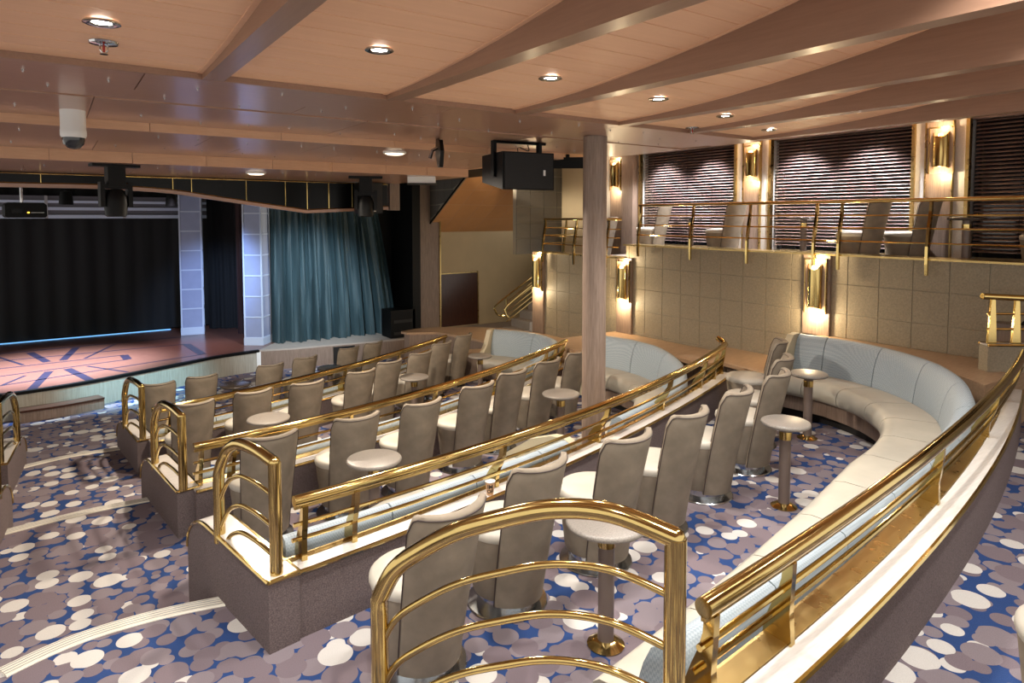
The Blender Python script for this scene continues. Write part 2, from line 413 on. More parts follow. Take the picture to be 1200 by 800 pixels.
# sloping underside over the alcove (panels) and the panelled cheek above its edge
sl = struct('trim_9')
zs = lambda y: 1.68+(12.6-y)*(2.95-1.68)/(12.6-10.58)
ny, nx = 5, 7
ys = [12.6-i*(2.3/ny) for i in range(ny+1)]; xs = [6.53+i*(2.9/nx) for i in range(nx+1)]
for i in range(ny):
    for j in range(nx):
        a, b = ys[i]-.008, ys[i+1]+.008; x0, x1 = xs[j]+.008, xs[j+1]-.008
        MB().slab([(x0, a, zs(a)), (x1, a, zs(a)), (x1, b, zs(b)), (x0, b, zs(b))], (0, .02, .03)).build('slope_panel', 'slope', sl)
MB().slab([(6.53, 12.6, zs(12.6)+.004), (9.43, 12.6, zs(12.6)+.004), (9.43, 10.3, zs(10.3)+.004), (6.53, 10.3, zs(10.3)+.004)], (0, .03, .05)).build('slope_core', 'riser', sl)
ck = struct('wall_cheek')
MB().slab([(6.50, 12.62, 1.66), (6.50, 12.62, 3.08), (6.50, 10.3, 3.08)], (.03, 0, 0)).build('wall_core', 'grout', ck)
for i in range(8):
    for j in range(5):
        y0 = 12.6-i*.32; y1 = y0-.31; z0 = 1.66+j*.3; z1 = z0+.29
        zl0, zl1 = zs(y0)+.02, zs(y1)+.02
        if z1 < zl0+.03: continue
        poly = [(y0, max(z0, zl0))] + ([(y1, max(z0, zl1))] if zl1 < z1 else [(y0-(z1-max(z0, zl0))*.9, z1)])
        poly += ([(y1, z1)] if zl1 < z1 else []) + [(y0, z1)]
        if len(poly) >= 3: MB().slab([(6.50, y, z) for y, z in poly], (-.012, 0, 0)).build('wall_panel', 'tile_dark', ck)
tag(MB().tube([(6.49, 12.6, 1.66), (6.49, 10.4, zs(10.4)-.02)], .02, 6).build('trim_10', 'black'), kind='structure')
# gallery end wall (dark panels beyond the lower gallery)
ge = struct('wall_gallery_end')
MB().box((7.2, 10.15, 1.3), (9.5, 10.25, 3.1)).build('wall_core', 'grout', ge)
for i in range(7):
    for j in range(6):
        MB().box((7.2+i*.325, 10.13, 1.3+j*.3), (7.2+i*.325+.318, 10.15, 1.3+j*.3+.293)).build('wall_panel', 'tile_dark', ge)

# ---------------------------------------------------------------- ceiling
ceil = struct('ceiling')
BX = [-.32, .575, 1.468, 2.298, 3.156, 3.858, 4.642]
YL = 3.26; ZS = 2.62
def zp(y):
    u = max(0, 3.283-y)
    return 2.6475+.0461*u*u if u < 2.4 else 2.6475+.0461*5.76+.12*(u-2.4)
pw = .145
bays = list(zip([-1.6]+BX[:-1], BX))
for bi, (a, b) in enumerate(bays):
    for k in range(31):
        y1 = YL-k*pw-.003; y0 = y1-pw+.006
        MB().prism([(a+.06, y0), (b+.02, y0), (b+.02, y1), (a+.06, y1)], lambda x, y: zp(y), lambda x, y: zp(y)+.02).build('plank', 'plank', ceil)
for x in [-1.6]+BX:
    ysb = [YL-.002-i*(4.6/16) for i in range(17)]
    mb = MB(); mb.loft([[(x, y, ZS), (x+.09, y, ZS), (x+.09, y, zp(y)+.1), (x, y, zp(y)+.1)] for y in ysb]); bm_ = mb.build('beam', 'beam', ceil)
    g = MB(); g.loft([[(x+.0, y, zp(y)-.004), (x-.022, y, zp(y)-.004), (x-.022, y, zp(y)+.03), (x, y, zp(y)+.03)] for y in ysb]); g.build('beam_fillet', 'plank', bm_)
for a, b in zip([-1.6]+BX[:-1], BX): MB().box((a+.09, YL-.012, ZS), (b, YL, zp(YL)+.05)).build('bay_edge', 'beam', ceil)
# dropped soffit stepping down toward the stage
def strip(y0, y1, z, x0, x1, cuts, mat='soffit', name='soffit_panel', th=.1):
    xs_ = [x0]+cuts+[x1]
    for a, b in zip(xs_[:-1], xs_[1:]): MB().box((a+.002, y0, z), (b-.002, y1, z+th)).build(name, mat, ceil)
XR1, XR = 4.73, 4.05
strip(YL+.004, 3.72, ZS, -5, XR1, [-2, .35, 1.9, 3.2]); strip(3.735, 4.05, ZS+.006, -5, XR1, [-1, 1.2, 2.8]); strip(4.065, 4.95, ZS, -5, XR1, [-1.5, .2, 1.7, 3.4])
Z2 = 2.565; Z3 = 2.475
strip(4.95, 4.97, Z2, -5, XR, [-2.2, -.4, .55, 1.4, 2.3, 3.2], 'riser', 'riser_panel', .12)
strip(4.972, 5.75, Z2, -5, XR, [-1.2, .1, .95, 1.8, 2.6, 3.3]); strip(5.765, 6.68, Z2+.004, -5, XR, [-1.2, .3, 1.3, 2.2, 3.1])
strip(6.68, 6.70, Z3, -5, XR, [-2, -.9, 0, .6, 1.2, 1.8, 2.4, 3.0, 3.5], 'riser', 'riser_panel', .12)
strip(6.702, 7.55, Z3, -5, XR, [-2, -.5, .6, 1.6, 2.6, 3.4]); strip(7.56, 8.62, Z3+.004, -5, XR, [-1.5, -.2, .7, 1.5, 2.4, 3.2])
MB().box((XR, 4.98, Z2-.0), (XR+.05, 8.62, 3.1)).build('soffit_side', 'riser', ceil)
MB().box((XR1, YL, ZS), (XR1+.04, 4.98, 3.1)).build('soffit_side', 'beam', ceil)
MB().box((-5, YL, ZS+.12), (XR1, 8.7, ZS+.5)).build('soffit_core', 'black', ceil)
st_me = None
for (y, z, x0, x1, n) in ((3.5, ZS, -1, 4.5, 15), (3.9, ZS+.006, -1, 4.5, 13), (4.6, ZS, -1, 4.5, 17), (5.3, Z2, -1, 3.9, 14), (6.2, Z2+.004, -1, 3.9, 15), (7.2, Z3, -1, 3.9, 12), (8.1, Z3+.004, -1, 3.9, 10)):
    for k in range(n):
        x = x0+(x1-x0)*(k+.5)/n+random.uniform(-.06, .06); yy = y+random.uniform(-.14, .14)
        if st_me is None:
            o = MB().lathe([(.0, 0), (.007, -.001), (.007, -.003), (.003, -.004), (.003, -.012), (0, -.014)], 8).build('ceiling_pin', 'chrome', ceil); st_me = o.data
        else:
            o = bpy.data.objects.new('ceiling_pin', st_me); COL.objects.link(o); o.parent = ceil
        o.location = (x, yy, z)
tag(MB().box((-5, 8.75, 2.75), (6.5, 16.1, 2.85)).build('ceiling', 'black'), kind='structure')

# ---------------------------------------------------------------- stage
ZT = -.43
front = catmull([(-4.5, 12.2, 0), (-3, 11.7, 0), (-1.8, 11.42, 0), (-.65, 11.35, 0), (.34, 11.52, 0), (1.54, 12.0, 0), (2.25, 12.3, 0), (3.04, 12.46, 0)], 6)
stg = struct('floor')
MB().prism([(p.x, p.y) for p in front]+[(3.7, 13.3), (3.7, 16.0), (-4.5, 16.0)], -1.0, ZT).build('stage_deck', 'stage', stg)
mb = MB(); sweep(mb, front, rect(-.035, -.005, ZF['D'], ZT-.03)); apr = mb.build('apron', 'apron', stg)
mb = MB(); sweep(mb, front, rect(-.05, .03, ZT-.035, ZT+.008)); mb.build('edge_trim', 'black', stg)
plat = [(3.04, 12.46), (3.56, 12.29), (4.27, 12.2), (5.67, 11.97), (6.19, 11.9), (6.19, 14.0), (3.72, 14.0), (3.72, 13.3)]
MB().prism(plat, ZT-.03, ZT).build('side_platform', 'platform', stg)
pf = [Vector((x, y, 0)) for x, y in plat[:5]]
for a, b, mt in ((0, 1, 'wood_v'), (1, 2, 'wood_v'), (2, 3, 'wood_v'), (3, 4, 'wood_v')):
    mb = MB(); sweep(mb, [pf[a], pf[b]], rect(.0, .04, ZF['D'], ZT-.03)); mb.build('platform_front', mt, stg)
MB().box((4.35, 12.12, ZF['D']+.02), (4.85, 12.2, ZT-.05)).build('recess', 'toe', stg)
MB().box((3.0, 12.41, ZF['D']), (3.07, 12.45, ZT-.03)).build('apron_post', 'white', stg)
def inlay(a, b, wd):
    a = Vector((*a, 0)); b = Vector((*b, 0)); n = (b-a).normalized(); n = Vector((-n.y, n.x, 0))*wd/2
    MB().slab([(a+n)+Vector((0, 0, ZT-.002)), (b+n)+Vector((0, 0, ZT-.002)), (b-n)+Vector((0, 0, ZT-.002)), (a-n)+Vector((0, 0, ZT-.002))], (0, 0, .0035)).build('inlay_strip', 'inlay', stg)
for a, b, wd in (((-3, 14.1), (2.05, 13.85), .05), ((2.05, 13.85), (2.13, 12.64), .14), ((2.13, 12.64), (-.68, 11.93), .05), ((-.68, 11.93), (-3, 11.95), .05),
                 ((-3, 13.2), (.98, 13.36), .05), ((.98, 13.36), (1.0, 12.91), .13), ((1.0, 12.91), (-.72, 12.64), .05), ((-.72, 12.64), (-3, 12.5), .05),
                 ((-.39, 14.58), (-.13, 13.46), .12), ((.31, 14.66), (.09, 13.47), .12), ((-.10, 12.61), (-.30, 11.42), .12), ((.14, 12.66), (.40, 11.60), .12),
                 ((.93, 14.63), (.40, 13.42), .05), ((-.40, 12.48), (-.65, 11.97), .05), ((.41, 12.70), (.91, 11.85), .05), ((-.9, 14.6), (-.45, 13.4), .05), ((-2.5, 14.75), (2.4, 14.75), .07)):
    inlay(a, b, wd)
# step box before the stage
sb = thing('stage_step', 'low wooden step with a brown tread in front of the stage apron', 'step')
pp = catmull([(-.50, 11.12, 0), (.05, 11.14, 0), (.56, 11.28, 0)], 4)
mb = MB(); sweep(mb, pp, rect(0, .22, ZF['D'], ZF['D']+.14)); mb.build('riser', 'wood_v', sb)
mb = MB(); sweep(mb, pp, rect(-.02, .22, ZF['D']+.14, ZF['D']+.165)); mb.build('tread', 'door', sb)
# back of the stage
bd = tag(MB().loft([[(-4.5+i*.06, 15.92+.035*math.sin(i*1.1)+.02*math.sin(i*.37), ZT+.03), (-4.5+i*.06, 15.92+.035*math.sin(i*1.1)+.02*math.sin(i*.37), 2.7), (-4.5+i*.06, 15.98, 2.7), (-4.5+i*.06, 15.98, ZT+.03)] for i in range(138)]).build('backdrop_curtain', 'backdrop', None, True), 'black backdrop drape across the rear of the stage', 'curtain')
tag(MB().box((-4.5, 16.05, -.9), (6.3, 16.15, 3)).build('wall_stage', 'black'), kind='structure')
tag(MB().box((-4.5, 15.84, ZT), (2.05, 15.87, ZT+.014)).build('led_strip', 'blue_on'), 'glowing blue light strip along the foot of the black backdrop', 'light strip')
pel = thing('stage_pelmet', 'pale grey ribbed pelmet bars above the backdrop', 'pelmet', (0, 15.6, 0))
for z0, z1, d in ((1.98, 2.05, .03), (2.05, 2.14, .0), (2.14, 2.20, .03), (2.20, 2.28, .0), (2.28, 2.33, .03), (2.33, 2.42, .0)):
    MB().box((-4.5, -d, z0), (3.9, .04, z1)).build('rib', 'tower_frame' if d else 'rib_shade', pel)
for x in (-.1, -2, 1.2): MB().box((x, -.04, 1.98), (x+.05, .0, 2.42)).build('bracket', 'grey', pel)
def tower(label, cx, cy, rz, wd=.40, h=2.95):
    t = thing('light_tower', label, 'stage tower', (cx, cy, ZT), rz)
    MB().box((-wd/2-.02, -wd/2-.02, 0), (wd/2+.02, wd/2+.02, .14)).build('base', 'tower_frame', t)
    n = 7; hh = (h-.14)/n
    for k in range(n):
        z0 = .14+k*hh
        for q in range(4):
            o = MB().box((-wd/2+.015, -wd/2, z0+.012), (wd/2-.015, -wd/2+.012, z0+hh-.012)).build('panel', 'tower', t); o.rotation_euler = (0, 0, q*PI/2)
        fr = MB()
        for s_ in (-1, 1):
            fr.box((-wd/2-.006, s_*wd/2-.012, z0-.012), (wd/2+.006, s_*wd/2+.012, z0+.012)); fr.box((s_*wd/2-.012, -wd/2-.006, z0-.012), (s_*wd/2+.012, wd/2+.006, z0+.012))
        fr.build('crossbar', 'tower_frame', t)
    for sx in (-1, 1):
        for sy in (-1, 1): MB().box((sx*wd/2-.014, sy*wd/2-.014, .14), (sx*wd/2+.014, sy*wd/2+.014, h)).build('corner_post', 'tower_frame', t)
    return t
tower('pale panelled light tower standing on the parquet behind the stage', 2.38, 15.1, math.radians(-12))
tower('pale panelled light tower beside the teal velvet curtain', 3.2, 13.12, math.radians(-38), .34, 2.9)
def drape(name, label, path, z0, z1, amp, freq, mat, flare=None):
    P = resample(catmull(path, 12), .02); n = normals2(P); rings = []
    nz = 14
    front_, back_ = [], []
    mb = MB(); tot = len(P)
    cols = []
    for i, (p, m) in enumerate(zip(P, n)):
        colf = []
        for k in range(nz+1):
            t = k/nz; z = z0+(z1-z0)*t
            ph = i*.02*freq
            a = amp*(1.0-.55*t)
            off = a*(math.sin(ph+1.5*math.sin(ph*.31)+.5*(1-t))+.5*math.sin(ph*2.3+1.1*math.sin(ph*.47)+2*t)+.2*math.sin(ph*4.7-1.5*t))
            q = Vector((p.x, p.y, z))+m*off
            if flare: q = q+flare(i/(tot-1), t)
            colf.append(q)
        cols.append(colf)
    rings = []
    for i, c in enumerate(cols):
        rings.append(c+[q+n[i]*.012 for q in reversed(c)])
    mb.loft(rings)
    return tag(mb.build(name, mat, None, True, 80), label, 'curtain')
drape('velvet_curtain', 'teal velvet curtain gathered in deep folds on the side platform', [(3.42, 12.92, 0), (4.3, 12.82, 0), (5.2, 12.8, 0), (5.95, 12.75, 0)], ZT+.005, 2.55, .105, 21, 'curtain',
      lambda s, t: Vector((-(t**1.2)*.5*s**2, 0, 0)))
drape('wing_drape', 'dark red drape in the wing between the two light towers', [(3.12, 14.45, 0), (3.35, 14.25, 0), (3.6, 14.1, 0)], ZT+.005, 2.5, .03, 40, 'red_drape')
drape('wing_curtain', 'black wing drape behind the panelled light tower', [(2.75, 15.45, 0), (3.25, 15.2, 0), (3.65, 14.7, 0)], ZT+.005, 2.6, .03, 30, 'backdrop')
tag(MB().box((5.4, 13.1, -.9), (6.2, 13.2, 3.0)).build('wall_wing', 'black'), kind='structure')
tag(MB().box((6.0, 12.1, -.42), (6.18, 13.1, 3.0)).build('wall_proscenium', 'black'), kind='structure')
# black fascia with brass lines, arched along its lower edge
fas = struct('trim_11')
FY = 8.64
FB = [(-5, 2.36), (-.42, 2.36), (.47, 2.365), (1.16, 2.33), (1.91, 2.215), (2.35, 2.155), (2.75, 2.10), (3.4, 2.13), (3.9, 2.155)]
fb = [FB[0], FB[1]]
for i in range(1, 7):
    for k in range(1, 5):
        t = k/4; fb.append((FB[i][0]*(1-t)+FB[i+1][0]*t, FB[i][1]*(1-t)+FB[i+1][1]*t))
fb.append(FB[-1])
fb = [fb[0]]+[(x, (fb[i-1][1]+2*z+fb[i+1][1])/4 if x < 2.6 else z) for i, (x, z) in list(enumerate(fb))[1:-1]]+[fb[-1]]
ZTOP = 2.476
MB().slab([(x, FY, z) for x, z in fb]+[(fb[-1][0], FY, ZTOP), (-5, FY, ZTOP)], (0, .06, 0)).build('fascia_panel', 'gloss_black', fas)
MB().tube([(x, FY-.01, z+.0) for x, z in fb], .009, 6).build('brass_line', 'brass', fas)
MB().tube([(-5, FY-.012, ZTOP-.012), (3.9, FY-.012, ZTOP-.012)], .008, 6).build('brass_line', 'brass', fas)
MB().loft([[(x, FY-.03, z-.045), (x, FY-.03, z-.006), (x, FY+.08, z-.006), (x, FY+.08, z-.045)] for x, z in fb]).build('lower_edge', 'soffit', fas)
def fz(x):
    for (a, b), (c, d) in zip(fb[:-1], fb[1:]):
        if a <= x <= c: return b+(d-b)*(x-a)/(c-a)
for x in (-.08, 1.18, 1.38, 2.0, 2.48, 2.76, 3.05, 3.38, -1.2): MB().tube([(x, FY-.01, fz(x)), (x, FY-.01, ZTOP-.01)], .007, 6).build('brass_bar', 'brass', fas)
MB().box((XR-.12, FY-.02, 2.1), (XR+.03, FY+.1, 2.6)).build('end_post', 'wood_v', fas)

# ================================================================== THINGS
# ---------------------------------------------------------------- tub chairs
def make_chair():
    t = thing('tub_chair', 'x', 'chair')
    MB().lathe([(0, 0), (.210, 0), (.214, .004), (.209, .010), (.15, .014), (0, .014)], 32).build('base_disc', 'steel', t, True)
    MB().lathe([(0, .012), (.158, .012), (.160, .075), (0, .075)], 32).build('plinth', 'steel', t, True)
    MB().lathe([(0, .072), (.166, .072), (.172, .09), (.188, .22), (.208, .395), (0, .396)], 32, (0, .015, 0)).build('seat_drum', 'suede', t, True)
    MB().lathe([(0, .39), (.210, .39), (.215, .405), (.212, .425), (.196, .438), (.12, .446), (0, .448)], 32, (0, .015, 0)).build('seat', 'seat', t, True, 60)
    nphi, nz = 22, 12; A = math.radians(66); H = .79
    outer, inner = [], []
    def prm(z): return z/H
    def pt(phi, z, inn, lift=0):
        q = prm(z); a = .172+.038*q-(.0 if not inn else .02); b = .196+.004*q-(0 if not inn else .05)
        yy = -b*math.cos(phi)+.0-.155*max(0, q-.06)**1.2
        return Vector((a*math.sin(phi)*1.02, yy, z+lift))
    def ztop(phi):
        e = abs(phi)/A; c = .075
        r = max(0, (e-.80)/.20)
        return H+.012*e*e-c*(1-math.sqrt(max(0, 1-r*r)))
    grid_o, grid_i = [], []
    for i in range(nphi+1):
        phi = -A+2*A*i/nphi; zt = ztop(phi); co, ci = [], []
        for k in range(nz+1):
            z = .06+(zt-.06)*k/nz
            co.append(pt(phi, z, False)); ci.append(pt(phi, z, True))
        mid = (co[-1]+ci[-1])/2+Vector((0, 0, .014))
        co.append(co[-1]*.72+mid*.28+Vector((0, 0, .009)))
        ci.append(ci[-1]*.72+mid*.28+Vector((0, 0, .009)))
        grid_o.append(co); grid_i.append(ci)
    mb = MB(); mb.loft([a+list(reversed(b)) for a, b in zip(grid_o, grid_i)])
    bk = mb.build('backrest', 'suede', t, True, 70)
    path = [g[1]*1.0+Vector((0, -.001, 0)) for g in ()]
    left = [grid_o[0][k] for k in range(0, nz+1)]; top = [g[nz] for g in grid_o]; right = [grid_o[-1][k] for k in range(nz, -1, -1)]
    MB().tube(left[:-1]+top+right[1:], .0035, 5).build('piping', 'piping', bk, True)
    left = [grid_i[0][k] for k in range(7, nz+1)]; top = [g[nz] for g in grid_i]; right = [grid_i[-1][k] for k in range(nz, 6, -1)]
    MB().tube(left[:-1]+top+right[1:], .003, 5).build('piping', 'piping', bk, True)
    return t
chair0 = make_chair(); used = [False]
def place_chair(x, y, z, rz, label, group):
    o = chair0 if not used[0] else copy_tree(chair0)
    used[0] = True; o.location = (x, y, z+.001); o.rotation_euler = (0, 0, math.radians(rz)); o['label'] = label; o['group'] = group
    return o
ORDN = ['first', 'second', 'third', 'fourth', 'fifth', 'sixth', 'seventh', 'eighth']
LA = ' tub chair from the aisle in the row facing the paper-cup ledge'
LB = ' tub chair from the aisle in the row beside the round column'
LC = ' tub chair from the aisle, one tier above the stage-side floor'
LD = ' shaded tub chair from the aisle on the lowest floor'
for ci, (x, y, r) in enumerate(((1.30, 2.58, 6), (1.90, 2.76, 8), (2.56, 2.80, 4), (3.17, 2.90, 8), (3.82, 3.04, 14), (4.50, 3.18, 16), (5.02, 3.48, 22), (5.62, 3.92, 34))):
    place_chair(x, y, 0, r, ORDN[ci]+LA, 'chairs of the upper tier')
for ci, (x, y, r) in enumerate(((1.17, 4.78, 2), (1.80, 4.84, 4), (2.36, 4.90, 8), (3.00, 5.10, 10), (3.53, 5.33, 12), (4.10, 5.52, 14), (4.62, 5.68, 18))):
    place_chair(x, y, -S, r, ORDN[ci]+LB, 'chairs of the column tier')
for ci, (x, y, r) in enumerate(((1.04, 6.98, 2), (1.60, 7.08, 4), (2.15, 7.12, 6), (2.80, 7.28, 10), (3.26, 7.56, 14), (3.80, 7.80, 14), (4.33, 8.22, 18), (4.88, 8.58, 24))):
    place_chair(x, y, -2*S, r, ORDN[ci]+LC, 'chairs of the tier above the stage floor')
for ci, (x, y, r) in enumerate(((1.01, 9.18, 0), (1.50, 9.28, 3), (2.37, 9.44, 8), (2.90, 9.64, 12), (3.66, 9.94, 14), (4.12, 10.12, 20))):
    place_chair(x, y, -3*S, r, ORDN[ci]+LD, 'chairs on the stage floor')
place_chair(2.62, .55, S, 10, 'tub chair on the upper walkway behind the parapet of the long curved sofa', 'walkway chairs')
place_chair(7.52, 5.72, 1.4, 0, 'gallery chair in front of the first window, beside the brass pier', 'gallery chairs')
place_chair(7.38, 3.80, 1.4, 0, 'gallery chair before the striped blind, nearer the brass rail of the pair', 'gallery chairs')
place_chair(7.76, 3.46, 1.4, 0, 'gallery chair before the striped blind, nearer the window of the pair', 'gallery chairs')
place_chair(7.55, 2.12, 1.4, 0, 'gallery chair under the unlit dark blind', 'gallery chairs')
place_chair(7.75, 7.25, 1.4, 20, 'gallery chair next to the step in the gallery rail', 'gallery chairs')
place_chair(7.6, 8.3, 1.2, 30, 'gallery chair under the sconce behind the round column', 'gallery chairs')
# ---------------------------------------------------------------- pedestal tables
def make_table(dark=False):
    t = thing('pedestal_table', 'x', 'table')
    MB().lathe([(0, 0), (.086, 0), (.088, .006), (.07, .016), (.045, .03), (0, .03)], 24).build('base', 'brass', t, True)
    MB().lathe([(0, .02), (.038, .02), (.038, .575), (0, .575)], 20).build('pole', 'pole', t, True)
    MB().lathe([(0, .475), (.0415, .475), (.0415, .530), (0, .530)], 20).build('collar', 'brass', [c for c in t.children if c.name.startswith('pole')][0], True)
    MB().lathe([(0, .57), (.155, .57), (.166, .576), (.170, .586), (.166, .596), (.158, .6), (0, .6)], 40).build('tabletop', 'tabletop_dark' if dark else 'tabletop', t, True, 50)
    return t
t0 = make_table(); td = make_table(True); tu = {0: False, 1: False}
def place_table(x, y, z, label, group, dark=0, sc=1., tilt=(0, 0)):
    b = td if dark else t0
    o = b if not tu[dark] else copy_tree(b)
    tu[dark] = True; o.location = (x, y, z+.001); o['label'] = label; o['group'] = group
    for c in o.children:
        if c.name.startswith('tabletop'): c.scale = (sc, sc, 1)
for x, y, k, sc, lb in ((2.07, 2.19, 'A', 1.12, 'grey speckled pedestal table behind the big brass hoop rail'), (4.10, 2.57, 'A', .96, 'grey speckled pedestal table standing clear on the carpet inside the long curved sofa'), (5.56, 3.27, 'A', .96, 'grey speckled pedestal table close to the arm end of the long curved sofa'),
                        (1.79, 4.23, 'B', 1.12, 'brownish pedestal table behind the chairs of the column tier, near the aisle'), (3.93, 4.80, 'B', 1.05, 'brownish pedestal table right beside the round wooden column'),
                        (1.67, 6.51, 'C', 1.18, 'pale pedestal table of the third tier near the aisle hoop rail'), (3.58, 7.20, 'C', 1.05, 'pale pedestal table between chairs midway along the third tier'), (4.90, 7.78, 'C', 1.0, 'pedestal table in front of the short pale sofa with a yellow-lit arm')):
    place_table(x, y, ZF[k], lb, 'pedestal tables on the tiers', 0, sc)
place_table(1.93, 9.17, ZF['D'], 'dark round table on the lowest floor nearer the aisle', 'dark pedestal tables', 1, 1.12)
place_table(3.31, 9.42, ZF['D'], 'dark round table on the lowest floor before the side platform', 'dark pedestal tables', 1, 1.1)
place_table(7.45, 6.2, 1.4, 'dark gallery table below the first brightly lit blind', 'gallery tables', 1)
place_table(7.5, 4.52, 1.4, 'dark gallery table before the middle blind', 'gallery tables', 1)
place_table(7.5, 2.78, 1.4, 'dark gallery table before the unlit dark blind', 'gallery tables', 1)

# ---------------------------------------------------------------- parapets, railings, hoops, sofas
def curve_pts(k, x0, x1, step=.12, off=0, mirror=False, fn=None):
    fn = fn or Ry
    n = max(2, int((x1-x0)/step)); P = []
    for i in range(n+1):
        x = x0+(x1-x0)*i/n; P.append(Vector((x, fn(k, x), 0)))
    if mirror: P = [Vector((MIRROR-p.x, p.y, 0)) for p in reversed(P)]
    return P
def off_path(P, o):
    n = normals2(P); return [p+m*o for p, m in zip(P, n)]
def zlow_A(z): return z > .5
def end_block(parent, Np, Fp, z_low_n, z_low_f, ztop, side=1):
    """wall end at the aisle with a rounded far end; Np/Fp plan points of the centre line"""
    a = Vector((*Np, 0)); b = Vector((*Fp, 0)); d = (b-a); L = d.length; d.normalize(); n = Vector((-d.y, d.x, 0)); hw = .06 if zlow_A(ztop) else .075
    r = .50 if zlow_A(ztop) else min(.30, L*.45); prof = [(-.02, z_low_f), (-.02, ztop)]
    top = [(-.02, ztop)]
    for i in range(9):
        q = i/8*PI/2; prof.append((L-r+r*math.sin(q), ztop-.22+.22*math.cos(q))); top.append(prof[-1])
    prof.append((L, z_low_f))
    mb = MB(); mb.slab([a+d*u-n*hw+Vector((0, 0, z)) for u, z in prof], n*2*hw); mb.build('end_block', 'plain_carpet', parent)
    cap = MB(); cap.loft([[a+d*u-n*(hw-.008)+Vector((0, 0, z)), a+d*u+n*(hw-.008)+Vector((0, 0, z)), a+d*u+n*(hw-.008)+Vector((0, 0, z+.014)), a+d*u-n*(hw-.008)+Vector((0, 0, z+.014))] for u, z in top]); cap.build('end_cap', 'ledge', parent, True, 30)
    for s_ in (-1, 1):
        MB().tube([a+d*u+n*s_*hw+Vector((0, 0, z+.006)) for u, z in top], .010, 6).build('brass_edge', 'brass', parent, True)
    MB().tube([a-d*.02-n*hw+Vector((0, 0, ztop+.006)), a-d*.02+n*hw+Vector((0, 0, ztop+.006))], .010, 6).build('brass_edge', 'brass', parent)
def parapet(k, zup, zlow, x0, x1, label, N1, F1, mirror=False):
    t = thing('parapet_wall', label, 'low wall')
    P = curve_pts(k, x0, x1, .15, mirror=mirror, fn=Py); zt = zup+.33; sw_ = .15 if k == 'A' else .095 if k == 'B' else .13
    mb = MB(); sweep(mb, P, rect(-.03, sw_, zlow-.02, zt-.012)); mb.build('carpet_wall', 'plain_carpet', t)
    mb = MB(); sweep(mb, P, rect(-.035, .065, zt-.012, zt+.004)); mb.build('ledge', 'ledge', t)
    MB().tube([p+Vector((0, 0, zt-.004)) for p in off_path(P, -.036)], .011, 6).build('brass_edge', 'brass', t, True)
    mb = MB(); sweep(mb, P, [(.065, zt-.012), (sw_, zt-.012), (sw_, zt+.016), (sw_-.01, zt+.016), (.068, zt+.008)]); mb.build('brass_strip', 'brass_dark', t)
    end_block(t, N1, F1, zlow-.02, zlow-.02, zt)
    return t
def tapered_post(mb, p, n, d, zb, zt, fo=.08):
    """curved brass blade standing on the ledge, leaning toward the stage side"""
    prof_c = [(.080, 0, .050), (.078, .18, .046), (.060, .38, .034), (.030, .58, .024), (.008, .78, .018), (0.0, 1.0, .017)]
    rings = []
    for o, t, hw in prof_c:
        c = p+n*o*fo/.08+Vector((0, 0, zb+(zt-zb)*t))
        rings.append([c-n*hw-d*.014, c+n*hw-d*.014, c+n*hw+d*.014, c-n*hw+d*.014])
    mb.loft(rings)
def railing(k, zup, x0, x1, posts, label, mirror=False, tip=False):
    t = thing('brass_railing', label, 'railing')
    P = curve_pts(k, x0, x1, .12, mirror=mirror); zr = zup+.67; zb = zup+.335
    path = [p+Vector((0, 0, zr-.028)) for p in P]
    if tip:
        d = (path[-1]-path[-2]).normalized(); path += [path[-1]+d*.05+Vector((-.01, .04, .02)), path[-1]+d*.08+Vector((-.03, .10, .045))]
    MB().tube(path, .029, 14).build('top_rail', 'brass', t, True)
    mb = MB(); sweep(mb, P, rect(-.008, .008, zr-.068, zr-.05)); mb.build('rail_strip', 'brass_dark', t)
    MB().tube([p+Vector((0, 0, zr-.15)) for p in off_path(P, .012)], .011, 8).build('middle_rail', 'brass', t, True)
    MB().tube([p+Vector((0, 0, zr-.235)) for p in off_path(P, .036)], .011, 8).build('lower_rail', 'brass', t, True)
    for x in posts:
        p = Vector((x, Ry(k, x), 0)); dx = .01; d = Vector((dx, Ry(k, x+dx)-Ry(k, x), 0)).normalized(); n = Vector((-d.y, d.x, 0))
        if mirror: p.x = MIRROR-p.x; d = Vector((d.x, -d.y, 0)); n = Vector((-n.x, n.y, 0))
        mb = MB(); tapered_post(mb, p, n, d, zb-.002, zr-.06, Py(k, x)+(.105 if k == 'A' else .085)-Ry(k, x)); mb.build('post', 'brass', t)
    return t
